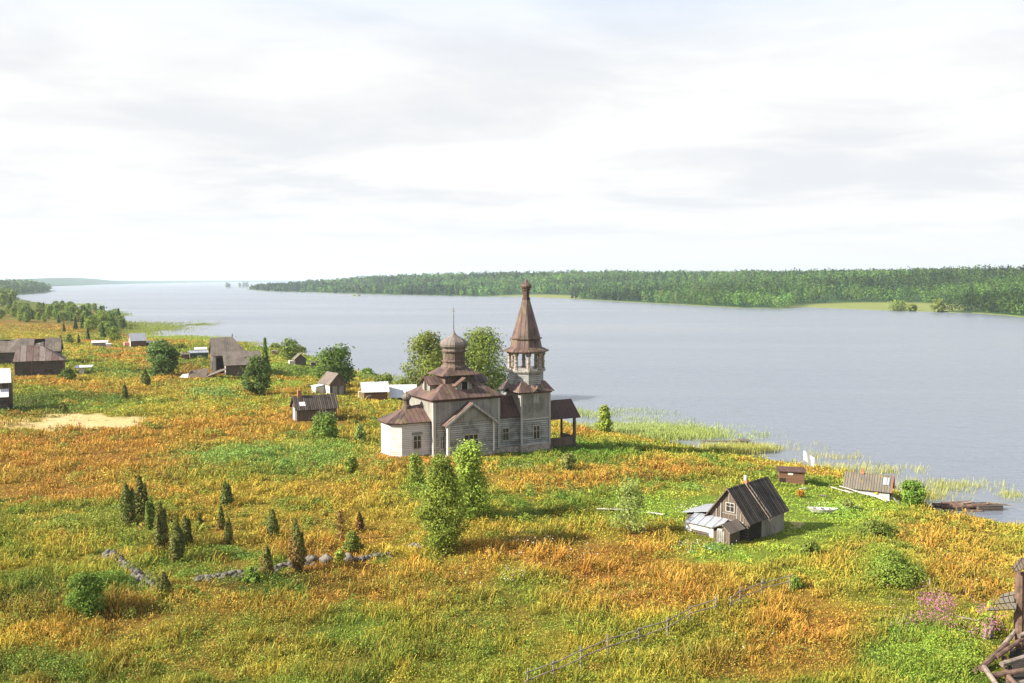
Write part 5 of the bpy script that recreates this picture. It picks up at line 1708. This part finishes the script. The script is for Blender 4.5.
h = house('gabled_shed', 'grey gabled shed with lit left wall and two plank doors before the round dark tree', 'shed', 330, 395, 38, 3.6, 4.6, 2.4, 1.9, 'y', 'old_board', 'roof_grey', .35, .35)
fc = front(3.6); door(h, fc, .6, 1.0, 1.7, 'board_grey'); door(h, fc, 2.1, 1.0, 1.7, 'board_grey')
pb = PB(); pb.slab([(-.02, 4.55, -.3), (-.02, .1, -.3), (-.02, .1, 2.3), (-.02, 4.55, 2.3)], .03); pb.build('sunlit_side', M['white_board'], h)  # left wall in paler boards: sunlight put into the colour
pb = PB(); pb.box(-1.9, -.06, 2.4, 4.5, -.5, 1.55); ax_ = pb.build('annex', M['white_board'], h)
pb = PB(); pb.slab([(-2.1, 2.2, 1.62), (-.06, 2.2, 1.9), (-.06, 4.7, 1.9), (-2.1, 4.7, 1.62)], .06); pb.build('annex_roof', M['slate_white'], ax_)
FOOT.append((h.location.x + .5, h.location.y + 2, 3.6))

h = house('bath_house', 'long brown bath house with white roof, thin chimney and bright yellow end wall', 'house', 364, 400, 14, 4.6, 4.2, 1.8, 1.5, 'x', 'brown_board', 'slate_white', .4, .45)
pb = PB(); pb.box(2.3, 2.5, 2.0, 2.2, 3.0, 4.35); pb.build('chimney', M['iron'], h)
pb = PB(); pb.slab([(-.02, 4.2, -.4), (-.02, 0, -.4), (-.02, 0, 1.8), (-.02, 2.1, 3.2), (-.02, 4.2, 1.8)], .04); pb.build('end_wall', M['yellow_board'], h)
pb = PB(); pb.box(-1.05, -.05, .1, 1.6, -.4, 1.65); pb.build('porch', M['yellow_board'], h)
pb = PB(); front(4.6).bar(pb, .8, 1.5, .7, 1.0, 0, .05); pb.build('window', M['trim'], h)
FOOT.append((h.location.x + 2, h.location.y + 1, 3.4))
h = house('low_shed', 'low shed with a plain white sloping roof right of the yellow ended bath house', 'shed', 391, 400, 6, 4.8, 4.4, .9, 1.9, 'x', 'brown_board', 'slate_white', .5, .4)
FOOT.append((h.location.x + 2, h.location.y + 1, 3.0))

# big weathered house with its lower wing
P = ground_at(213, 374)
h = thing('weathered_house', 'tall weathered grey house with open broken end wall and brown board roofs by the bay', 'house', P, 22)
pb = PB(); pb.prism([(0, 0), (8.2, 0), (8.2, 8.6), (0, 8.6)], -.8, 4.6); pb.face([(0, 8.6, 4.6), (0, 0, 4.6), (0, 4.3, 8.4)]); pb.build('wall', M['old_board'], h)
pb = PB(); o4 = [(-.3, -.35, 4.4), (8.6, -.35, 4.4), (8.6, 8.95, 4.4), (-.3, 8.95, 4.4)]; R0, R1 = (-.3, 4.3, 8.5), (5.0, 4.3, 8.7)
pb.slab([o4[0], o4[1], R1, R0], .1); pb.slab([o4[1], o4[2], R1], .1); pb.slab([o4[2], o4[3], R0, R1], .1); pb.build('roof', M['roof_grey'], h)
pb = PB(); pb.beam((5.0, 4.3, 8.4), (5.0, 4.3, 9.4), .14); pb.build('chimney', M['iron'], h)
pb = PB(); pb.slab([(4.1, .2, 4.78), (4.5, .2, 4.78), (4.5, 4.2, 8.42), (4.1, 4.2, 8.42)], .05); pb.build('roof_patch', M['slate_white'], h)
pb = PB(); left_side(8.6).bar(pb, 5.2, 7.8, -.4, 3.0, 0, .06); pb.build('doorway', M['opening_shade'], h)  # dark plate painted for the shade inside the end wall
pb = PB(); front(7.6).bar(pb, .9, 2.6, .2, 3.9, 0, .05); pb.build('doorway', M['opening_shade'], h)  # dark plate painted for the shade behind the front opening
pb = PB(); front(7.6).bar(pb, .05, .7, -.6, 4.5, 0, .08); pb.build('pale_boards', M['white_board'], h)
pb = PB(); pb.face([(2.6, -5.2, -.8), (10.8, -5.2, -.8), (10.8, -5.2, 2.6), (2.6, -5.2, 2.6)]); pb.face([(2.6, -.02, -.8), (2.6, -5.2, -.8), (2.6, -5.2, 2.6), (2.6, -.02, 5.2)]); pb.face([(10.8, -5.2, -.8), (10.8, -.02, -.8), (10.8, -.02, 5.2), (10.8, -5.2, 2.6)])
w2 = pb.build('wing_wall', M['old_board'], h)
pb = PB(); pb.slab([(2.2, -5.6, 2.45), (11.2, -5.6, 2.45), (11.2, -.05, 5.35), (2.2, -.05, 5.35)], .1); pb.build('wing_roof', M['roof_grey'], w2)
pb = PB(); pb.slab([(2.57, -5.1, -.5), (2.57, -3.6, -.5), (2.57, -3.6, 3.2), (2.57, -5.1, 2.55)][::-1], .05); pb.build('wing_end_boards', M['white_board'], w2)
FOOT.append((h.location.x + 4, h.location.y + 1, 7.0))
rg_ = np.random.default_rng(15)
for k in range(9):
    A = ground_at(206 + rg_.uniform(-2, 9), 377 + rg_.uniform(-4, 1)); an = rg_.uniform(-.9, .9); ln = rg_.uniform(1.6, 3.2)
    pb = PB(); pb.beam((0, 0, .1), (ln * math.cos(an), ln * math.sin(an), rg_.uniform(.2, 1.7)), .14, .11, 5, False, .5)
    o = pb.build('fallen_beam', M['log'] if k % 2 else M['log_brown']); o.location = A
    tag(o, ('pale ' if k % 2 else 'brown ') + 'fallen beam in the heap below the open end of the weathered house', 'beam', ('pale' if k % 2 else 'brown') + ' fallen beams at the weathered house')
# collapsed barn in front of the bay
P = ground_at(186, 378)
h = thing('collapsed_barn', 'flat collapsed barn with sunken grey roof left of the tall weathered house', 'barn', P, 4)
pb = PB(); pb.slab([(-.3, -.2, .15), (4.6, -.4, .1), (4.2, 3.8, 1.9), (.4, 3.6, 1.5)], .12); pb.build('roof', M['old_board'], h)
pb = PB(); pb.slab([(4.6, -.3, .2), (8.6, .6, 1.7), (8.4, 3.2, 2.0), (4.4, 2.6, .8)], .12); pb.build('roof', M['roof_grey'], h)
pb = PB(); pb.slab([(-1.4, -.2, .1), (.6, -.5, .12), (.2, 1.5, .9), (-1.2, 1.2, .8)], .1); pb.build('wall', M['white_board'], h)
FOOT.append((P[0] + 3, P[1] + 1, 4))
# green cabin with white end
h = house('green_cabin', 'low dark green cabin with a white end near the bay behind the big pine', 'cabin', 190, 359.5, 27, 5.0, 2.6, 1.9, .5, 'x', 'green_board', 'metal_grey', .2, .15)
pb = PB(); pb.slab([(-.02, 2.5, -.3), (-.02, .1, -.3), (-.02, .1, 1.9), (-.02, 2.5, 1.9)], .05); pb.build('end_wall', M['white_board'], h)
window(h, front(5.0), 2.2, 1.1, .8, .8, 2, 1, 'white_board', .08)
h = house('brown_hut', 'tiny brown hut with flat roof left of the dark green cabin', 'hut', 181.5, 360, 22, 2.2, 2.2, 1.6, .4, 'x', 'brown_board', 'roof_grey', .2, .15)
h = house('small_shed', 'small white roofed shed on the shore behind the dark green cabin', 'shed', 195, 353.5, 20, 3.4, 2.4, 1.3, .5, 'x', 'green_board', 'slate_white', .25, .2)
h = house('shore_hut', 'small shore hut with pale bulging roof and dark front before the little round tree', 'hut', 295, 365, 24, 3.2, 3.4, 1.7, 1.4, 'y', 'old_board', 'roof_pale', .3, .2)
pb = PB(); pb.box(-1.4, -.05, .8, 2.6, -.3, 1.2); pb.build('annex', M['white_board'], h)
h = house('outhouse', 'narrow dark leaning outhouse left of the round dark tree', 'outhouse', 311, 371, 14, 1.9, 1.9, 2.3, .3, 'x', 'old_board', 'roof_grey', .25, .2)
h = house('brown_hut', 'tiny brown box hut on the shore between narrow spruce and round shore tree', 'hut', 272, 355, 4, 1.9, 1.6, 1.3, .3, 'x', 'brown_board', 'roof_grey', .2, .15)
# pink gabled house on the bay
h = house('pink_house', 'small pink gabled house with grey sheet roof at the reedy bay', 'house', 131, 347.2, 32, 4.8, 4.6, 2.3, 2.2, 'x', 'brown_board', 'metal_grey', .3, .25)
pb = PB(); pb.slab([(-.02, 4.6, -.5), (-.02, 0, -.5), (-.02, 0, 2.3), (-.02, 2.3, 4.45), (-.02, 4.6, 2.3)], .06); pb.build('end_wall', M['red_board'], h)
pb = PB(); left_side(4.6).bar(pb, 2.9, 4.5, -.4, 2.2, .06, .1); pb.build('corner_boards', M['white_board'], h)
pb = PB(); pb.box(-1.6, -.1, 2.6, 4.8, -.4, 1.5); pb.build('annex', M['red_board'], h)
h = house('small_shed', 'small dark shed with white end right of the pink gabled house', 'shed', 146, 346.6, 28, 2.6, 2.0, 1.4, .4, 'x', 'brown_board', 'slate_white', .2, .15)
pb = PB(); pb.slab([(-.02, 1.9, -.3), (-.02, .1, -.3), (-.02, .1, 1.4), (-.02, 1.9, 1.4)], .05); pb.build('end_wall', M['white_board'], h)
# white roofed low buildings
h = house('low_shed', 'long low shed with white roof and pale end in front of the dense grove', 'shed', 92.5, 347, 22, 4.4, 2.4, 1.5, .5, 'x', 'board_grey', 'slate_white', .3, .3)
pb = PB(); pb.slab([(-.02, 2.3, -.3), (-.02, .1, -.3), (-.02, .1, 1.5), (-.02, 2.3, 1.5)], .05); pb.build('end_wall', M['white_board'], h)
h = house('small_shed', 'tiny white shed at the right end of the long low white roofed shed', 'shed', 106, 347.5, 22, 1.5, 1.4, 1.1, .2, 'x', 'white_board', 'slate_white', .15, .1)
P = ground_at(79, 374.5)
h = thing('shelter', 'small open shelter with flat white roof standing right of the log house', 'shelter', P, 20)
pb = PB(); pb.slab([(-1.0, -.2, 1.62), (2.8, -.2, 1.70), (2.8, 2.6, 1.95), (-1.0, 2.6, 1.88)], .10); pb.build('roof', M['slate_white'], h)
pb = PB(); pb.box(0, 1.0, .3, 1.6, -.3, 1.55); pb.build('wall', M['white_board'], h)
for xx, yy in ((-.8, 0), (2.6, 0), (2.6, 2.3)):
    pb = PB(); pb.beam((xx, yy, -.3), (xx, yy, 1.64), .08); pb.build('post', M['log'], h)
# log house with hipped red striped roof
P = ground_at(15, 376.5); s = px_scale(P)
h = thing('log_house', 'large dark log house with half hipped patched red and grey roof', 'house', P, 24)
pb = PB(); pb.box(0, 9.9, 0, 7.0, -.8, 3.55); pb.build('wall', M['old_log'], h)
pb = PB(); o4 = [(-.35, -.45, 3.38), (10.3, -.45, 3.38), (10.3, 7.45, 3.38), (-.35, 7.45, 3.38)]; R0, R1 = (.35, 3.5, 6.75), (5.2, 3.5, 6.75)
pb.slab([o4[0], o4[1], R1, R0], .1); pb.slab([o4[1], o4[2], R1], .1); pb.slab([o4[2], o4[3], R0, R1], .1); pb.slab([o4[3], o4[0], R0], .1)
rf = pb.build('roof', M['roof_red'], h)
pb = PB(); pb.box(4.6, 5.1, 3.3, 3.8, 6.5, 7.15); pb.build('chimney', M['slate_white'], rf)
pb = PB(); pb.beam((3.4, -.08, -.6), (3.4, -.08, 3.4), .17, None, 6); pb.beam((.02, -.06, -.6), (.02, -.06, 3.4), .15, None, 6); pb.beam((9.88, -.06, -.6), (9.88, -.06, 3.4), .15, None, 6); pb.build('corner_logs', M['log_brown'], h)
for u in (1.4, 6.0):
    window(h, front(9.9), u, .7, 1.6, .8, 2, 1, 'old_board', .08)
FOOT.append((P[0] + 3, P[1] + 2, 5)); FOOT.append((P[0] + 7, P[1] + 2, 5))
# ruined long barn behind it
P = ground_at(-8, 364.5)
h = thing('ruined_barn', 'long ruined barn with holed sagging grey roof behind the log house', 'barn', P, 22)
pb = PB(); gable_walls(pb, 15.5, 8, 3.2, 3.0, 'x', -.8); pb.build('wall', M['old_log'], h)
pb = PB()
xs = [-.4, 3.4, 6.2, 9.5, 12.0, 15.9]; zs = [6.0, 5.7, 6.35, 6.2, 6.5, 6.2]
for i in range(5):
    if i == 3: continue
    pb.slab([(xs[i], -.3, 3.0), (xs[i + 1], -.3, 3.0), (xs[i + 1], 4, zs[i + 1]), (xs[i], 4, zs[i])], .1)
pb.slab([(15.9, 8.3, 3.0), (-.4, 8.3, 3.0), (-.4, 4, 6.0), (15.9, 4, 6.2)], .1); pb.build('roof', M['roof_grey'], h)
pb = PB(); pb.slab([(9.5, -.3, 3.02), (12.0, -.3, 3.02), (11.6, 3.2, 5.4), (9.8, 2.6, 5.0)], .08); pb.build('roof_patch', M['old_board'], h)
tree('shrub', 'wide green bush growing up between the log house and the ruined barn', 'shrub', 31, 362, 19, 19, 'bush', 'dark', 1500, None, 90, leaf=.42)
# house at the left border
P = ground_at(-12, 412)
h = thing('two_storey_house', 'dark house with white stepped roofs cut by the left border', 'house', P, 28)
pb = PB(); pb.box(0, 3.6, 0, 5, -.8, 5.0); pb.build('wall', M['old_board'], h)
pb = PB(); pb.slab([(-.3, -.5, 4.75), (3.55, -.5, 4.75), (3.4, 2.5, 6.9), (-.3, 2.5, 6.9)], .1); pb.slab([(3.55, 5.5, 4.75), (-.3, 5.5, 4.75), (-.3, 2.5, 6.904), (3.4, 2.5, 6.904)], .1); pb.build('roof', M['slate_white'], h)
pb = PB(); pb.slab([(-.3, -1.9, 2.55), (3.1, -1.9, 2.55), (3.1, -.05, 3.7), (-.3, -.05, 3.7)], .1); pb.build('porch_roof', M['slate_white'], h)
pb = PB(); pb.box(0, 2.9, -1.6, -.02, -.8, 2.6); pb.build('porch_wall', M['old_log'], h)
pb = PB(); front(3.6).bar(pb, 2.2, 3.0, 3.9, 4.6, 0, .06); pb.build('window', M['glass'], h)

# ------------------------------------------------------------------ fences
def fence(name, label, pts, hgt, rails, r=.06, gaps=(), rad=.05):
    Ps = [ground_at(a, b) for a, b in pts]
    root = thing(name, label, 'fence', Ps[0], 0)
    O = Ps[0]
    tops = []
    rg = np.random.default_rng(len(pts))
    for i, p in enumerate(Ps):
        d = p - O; hh = hgt * rg.uniform(.9, 1.12); lx, ly = rg.uniform(-.07, .07, 2)
        pb = PB(); pb.beam((d[0], d[1], d[2] - .4), (d[0] + lx, d[1] + ly, d[2] + hh), r, r * .85, 6); pb.build('post', M['fence_wood'], root)
        tops.append((d, hh))
    for i in range(len(Ps) - 1):
        if i in gaps: continue
        for q in rails:
            a, b = tops[i][0].copy(), tops[i + 1][0].copy()
            a[2] += hgt * (q + rg.uniform(-.05, .05)); b[2] += hgt * (q + rg.uniform(-.05, .05)); e = (b - a) * .06
            off = np.array((0.0, -r - .02, 0))
            pb = PB(); pb.beam(a - e + off, b + e + off, rad, rad * .8, 5); pb.build('rail', M['fence_wood'], root)
    return root


fence('wooden_fence', 'grey rail fence of leaning posts running diagonally through the lower meadow', [(527, 690), (553.5, 681), (581.5, 668), (608.5, 656.5), (639, 646), (667.5, 637), (690, 623), (715, 615), (730, 613), (740, 606), (762, 597), (790, 590)], 1.25, (.5, .85), .06, gaps=(7,), rad=.042)
fence('garden_fence', 'small grey garden fence at the shaded hollow before the left village', [(13, 411), (22, 408.5), (30, 406), (40, 402), (51, 396)], 1.2, (.5, .85), .06, rad=.03)
P = ground_at(929, 592)
o = thing('fence_post', 'lone grey post with a fallen rail on the right-hand slope', 'post', P, 0)
pb = PB(); pb.beam((0, 0, -.3), (.05, 0, 1.0), .07, .06, 6); pb.build('post', M['log'], o)
pb = PB(); pb.beam((-1.4, .1, .15), (0, -.05, .55), .05, .04, 5); pb.build('rail', M['log_brown'], o)

# ------------------------------------------------------------------ tumbled stone walls
def stones(name, label, pts, n, wid, seed, size=(.10, .27)):
    rg = np.random.default_rng(seed)
    Ps = [ground_at(a, b) for a, b in pts]
    Ls = np.cumsum([0] + [np.linalg.norm(Ps[i + 1] - Ps[i]) for i in range(len(Ps) - 1)])
    base = np.array([(math.cos(a) * math.cos(e), math.sin(a) * math.cos(e), math.sin(e)) for e in (-1.2, -.45, .35, 1.15) for a in np.arange(7) * 2 * math.pi / 7 + e])
    V, Fq = [], []
    rows = [list(range(k * 7, k * 7 + 7)) for k in range(4)]
    for k in range(n):
        s_ = rg.uniform(0, Ls[-1]) if k % 2 else Ls[-1] * (k + 1) / (n + 1); i = int(min(np.searchsorted(Ls, s_, 'right') - 1, len(Ps) - 2))
        f = (s_ - Ls[i]) / (Ls[i + 1] - Ls[i]); p = Ps[i] * (1 - f) + Ps[i + 1] * f
        d = (Ps[i + 1] - Ps[i])[:2]; d /= np.linalg.norm(d)
        q = rg.normal() * wid * (.25 + .5 * vnoise(s_ / 1.6, seed))
        if k % 2 == 0: q *= .25
        x, y = p[0] - d[1] * q, p[1] + d[0] * q
        sz = rg.uniform(*size) if k % 2 else size[1] * rg.uniform(.75, 1.0)
        z = h1(x, y) - .04 + max(0, .5 - abs(q) / wid) * rg.uniform(.1, .9) * .55
        S = base * sz * np.array((rg.uniform(.8, 1.5), rg.uniform(.8, 1.2), rg.uniform(.55, .85))) * rg.uniform(.82, 1.15, (28, 1))
        an = rg.uniform(0, 6.28); S = S @ np.array(((math.cos(an), math.sin(an), 0), (-math.sin(an), math.cos(an), 0), (0, 0, 1)))
        o0 = len(V) * 28
        V.append(S + (x, y, z))
        for a, b in zip(rows[:-1], rows[1:]):
            for j in range(7):
                Fq.append((o0 + a[j], o0 + a[(j + 1) % 7], o0 + b[(j + 1) % 7], o0 + b[j]))
        Fq += [(o0 + rows[3][0], o0 + rows[3][1], o0 + rows[3][2], o0 + rows[3][3]), (o0 + rows[3][0], o0 + rows[3][3], o0 + rows[3][4], o0 + rows[3][5]), (o0 + rows[3][0], o0 + rows[3][5], o0 + rows[3][6], o0 + rows[3][6])][:2]
        if k % 5 == 0: FOOT.append((x, y, .3))
    o = link(name, array_mesh(name, np.concatenate(V), np.array(Fq), M['stone']))
    return tag(o, label, 'stone wall')


stones('stone_wall', 'tumbled grey dry stone wall running down below the juniper clump', [(109, 553), (120, 562), (131, 570), (139, 578), (150, 585), (158, 589)], 150, 1.3, 4)
stones('stone_wall', 'long tumbled dry stone wall from the withered juniper to the round boulders', [(196, 581), (222, 576), (250, 573), (275, 569), (300, 562), (318, 559)], 200, 1.2, 5)
stones('stone_wall', 'short row of small reddish stones right of the round boulders', [(356, 561), (372, 557), (392, 554)], 50, .8, 6, (.1, .24))
stones('stone_wall', 'few flat grey stones below the tall full green birch', [(411, 546), (424, 548)], 26, .6, 8, (.1, .24))
for k, (a, b, wd, hh, lb) in enumerate([(326, 563, 15, 9, 'larger pale round boulder at the end of the long stone wall'), (348, 562, 12, 9, 'yellowish round boulder right of the larger pale boulder'), (311, 562, 10, 7, 'low grey boulder wedged in the stone wall left of the pale boulder')]):
    P = ground_at(a, b); s = px_scale(P); rg = np.random.default_rng(k)
    pb = PB(); ph = rg.uniform(0, 6, 4)
    N1, N2 = 18, 10
    def bp(i, j):
        th = 2 * math.pi * i / N1; e = -math.pi / 2 + math.pi * j / N2
        q = 1 + .09 * math.sin(2 * th + ph[0]) + .06 * math.sin(3 * th + 2 * e + ph[1]) + .05 * math.sin(5 * e + ph[2])
        return (wd * s / 2 * q * math.cos(e) * math.cos(th), wd * s / 2 * q * math.cos(e) * math.sin(th) * .9, hh * s * .62 * q * math.sin(e) + hh * s * .35)
    for j in range(N2):
        for i in range(N1):
            pb.face([bp(i, j), bp(i + 1, j), bp(i + 1, j + 1), bp(i, j + 1)], True)
    o = pb.build('boulder', M['stone']); o.location = P; tag(o, lb, 'boulder', 'round boulders by the stone wall')
    FOOT.append((P[0], P[1] - .3, wd * s * .6))
# bits on the lawn
for a, b, ln, an, lb in [(612, 511, 3.0, 4, 'long grey plank lying in the grass left of the pale sapling'), (655, 515, 1.6, -20, 'short pale plank in the grass right of the pale sapling'), (803, 490, 1.2, 30, 'short white plank on the lawn near the orange shrub'), (823, 497, .9, -30, 'reddish plank on the lawn left of the plank shed'), (690, 545, 2.2, -10, 'grey plank in the grass below the cottage')]:
    P = ground_at(a, b)
    pb = PB(); pb.box(-ln / 2, ln / 2, -.12, .12, .16, .22)
    o = pb.build('plank', M['white_board'] if 'white' in lb or 'pale' in lb else M['roof_grey']); o.location = P; o.rotation_euler = (0, .05, math.radians(an)); tag(o, lb, 'plank', 'planks lying in the grass')
P = ground_at(688, 530); 
o = thing('water_barrel', 'small white barrel at the left corner of the cottage', 'barrel', P, 0)
pb = PB(); pb.lathe([(.24, -.2), (.30, .2), (.31, .5), (.26, .86)], 0, 0, 14, 0, True); pb.build('body', M['pipe_white'], o)
pb = PB(); pb.lathe([(.28, .86), (.28, .91), (.02, .94)], 0, 0, 14); pb.build('lid', M['red_board'], o)

for a_, b_, r_ in ((1019, 650, 2.2), (1000, 668, 1.8), (985, 672, 1.2), (1010, 690, 2.0), (990, 625, .8)):
    FOOT.append((*ground_at(a_, b_)[:2], r_))
# ------------------------------------------------------------------ the ruin at the lower right border
def gp(px, py, z=0.0):
    P = ground_at(px, py); return P + np.array((0, 0, z))


P = gp(1019, 650)
ruin = thing('collapsed_log_building', 'ruin of a rotten log building with torn eave and plank ledge at the right border', 'ruin', P, 0)
s = px_scale(P)
Z = lambda px, py, off=0.0: (np.array(at_depth(px, py, off)) - P)


def at_depth(px, py, off=0.0):
    """point on an upright plane beside the ruin, facing the camera"""
    d = ray(px, py); t = (P[1] + off) / d[1]
    return CAM + d * t


def rp(name, mat, fn, par=ruin):
    pb = PB(); fn(pb)
    return pb.build(name, M[mat], par)


q = lambda px, py, off=0.0: tuple(Z(px, py, off))
rp('corner_post', 'log_brown', lambda pb: (pb.beam(q(1019, 655), q(1020.5, 572), .26, .22, 7), pb.beam(q(1015, 640, .3), q(1017, 575, .3), .13, .12, 6)))
rp('corner_post', 'log_brown', lambda pb: pb.beam(q(1036, 660, .5), q(1037, 560, .5), .26, .22, 7))
def torn_boards(pb, A, B, C, D, n, seed, th=.07):
    """old boards side by side with ragged ends: near edge A-B, far edge D-C"""
    rg = np.random.default_rng(seed)
    A, B, C, D = (np.array(v) for v in (A, B, C, D))
    for k in range(n):
        f0, f1 = (k + .04) / n, (k + .95) / n
        e0, e1 = rg.uniform(-.16, .14, 2); up = np.array((0, 0, rg.uniform(-.05, .05)))
        p0, p1, p2, p3 = A + (B - A) * f0, A + (B - A) * f1, D + (C - D) * f1, D + (C - D) * f0
        pb.slab([p0 + (p0 - p3) * e0 + up, p1 + (p1 - p2) * e0 + up, p2 + (p2 - p1) * e1 + up, p3 + (p3 - p0) * e1 + up], th)


rp('torn_eave', 'old_board', lambda pb: torn_boards(pb, q(1010, 570.5, -.7), q(1044, 571, -.9), q(1046, 549, 1.0), q(1021, 557, .6), 9, 3))
rp('plank_ledge', 'roof_pale', lambda pb: torn_boards(pb, q(990, 612, -.6), q(990 + 11, 596, .7), q(1017, 592, .7), q(1016, 610.5, -.5), 5, 4))
def gph(px, py, z):
    """the point z above the ground that shows at a picture position"""
    Q = ground_at(px, py)
    for _ in range(3):
        Q = ground_at(px, py + z / px_scale(Q)) + np.array((0, 0, z))
    return Q - P


for a, b, z0, c, d, z1, r0, m in [(1000, 649, .5, 1028, 614, 1.7, .17, 'log'), (980, 669, .25, 1007, 643, .8, .22, 'log_brown'), (996, 657, .5, 1030, 632, 1.2, .18, 'log_brown'), (984, 667, .5, 999, 688, .3, .20, 'log'),
                                  (1001, 664, .6, 1032, 654, .9, .19, 'log'), (990, 676, .3, 1034, 668, .7, .20, 'log_brown'), (999, 690, .5, 1034, 678, .6, .18, 'log'), (1004, 658, .2, 1010, 690, .2, .2, 'log_brown'),
                                  (1018, 636, 1.2, 1034, 627, 1.6, .15, 'log'), (974, 671, .15, 992, 660, .3, .16, 'log_brown'), (1012, 645, .4, 1034, 640, .6, .17, 'log_brown'), (1008, 676, .9, 1030, 700, .5, .17, 'log_brown')]:
    rp('wall_log', m, lambda pb: pb.beam(gph(a, b, z0), gph(c, d, z1), r0 * .8, r0 * .62, 8))
rp('hollow_shade', 'opening_shade', lambda pb: pb.slab([gph(1004, 690, .12), gph(1040, 690, .12), gph(1040, 636, .12), gph(1010, 650, .12)], .1))  # dark sheet on the ground, painted shade between the logs
for a, b, hh, lb in [(990.5, 638, .95, 'short grey stump post beside the ruin and the pink fireweed'), (985, 640, .75, 'lower brown stump post left of the grey stump by the ruin')]:
    Pp = gp(a, b); pb = PB(); pb.beam((0, 0, -.2), (.03, 0, hh), .13, .11, 7)
    o = pb.build('stump_post', M['log']); o.location = Pp; tag(o, lb, 'post', 'stump posts by the ruin')
Pp = gp(974, 630)
pb = PB(); pb.beam((-.9, .5, .75), (.9, -.3, .55), .045, .04, 5); o = pb.build('fallen_pole', M['log']); o.location = Pp; tag(o, 'thin grey fallen pole lying across the pink fireweed', 'pole')

# ------------------------------------------------------------------ grass, reeds, weeds and flowers (uncountable)
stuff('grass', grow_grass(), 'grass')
stuff('reeds', reeds(), 'grass')
stuff('meadow_weeds', tussocks(), 'leaf')
stuff('undergrowth', undergrowth(), 'leaf')
stuff('fireweed', scatter_blossom([(932, 618, 28, 10, 1100, .75, 1.55, .105, (.44, .16, .29)), (958, 629, 34, 9, 1300, .7, 1.5, .105, (.44, .16, .29)), (982, 638, 18, 8, 700, .6, 1.4, .105, (.44, .16, .29)), (910, 630, 22, 7, 500, .6, 1.3, .08, (.44, .16, .29))], gap=.34), 'leaf')
stuff('white_wildflowers', scatter_blossom([(540, 555, 50, 14, 260, .6, 1.1, .13, (.75, .72, .60)), (500, 585, 26, 10, 80, .6, 1.0, .12, (.75, .72, .60)), (700, 549, 24, 6, 110, .4, .6, .12, (.8, .8, .74)), (838, 510, 26, 4, 160, .35, .6, .13, (.8, .8, .74)),
                                                (690, 513, 10, 3, 60, .4, .8, .14, (.8, .8, .74)), (595, 600, 50, 20, 80, .7, 1.1, .10, (.7, .62, .4)), (740, 655, 40, 14, 60, .7, 1.1, .10, (.7, .62, .4)), (960, 580, 40, 20, 110, .7, 1.1, .10, (.75, .68, .45)), (530, 470, 30, 5, 60, .6, .9, .14, (.75, .72, .6))]), 'leaf')

# ------------------------------------------------------------------ the air over the lake
hz = PB().box(-15200, 15200, -15200, 15200, -4.2, 110)
hm, t = new_mat('thin summer haze')
pv = t.n('ShaderNodeVolumePrincipled')
pv.inputs['Color'].default_value = (.74, .87, 1.0, 1)
pv.inputs['Density'].default_value = 0.85e-4
pv.inputs['Anisotropy'].default_value = 0.2
t.put(t.n('ShaderNodeOutputMaterial').inputs['Volume'], pv.outputs[0])
tag(hz.build('haze', hm), kind='stuff')
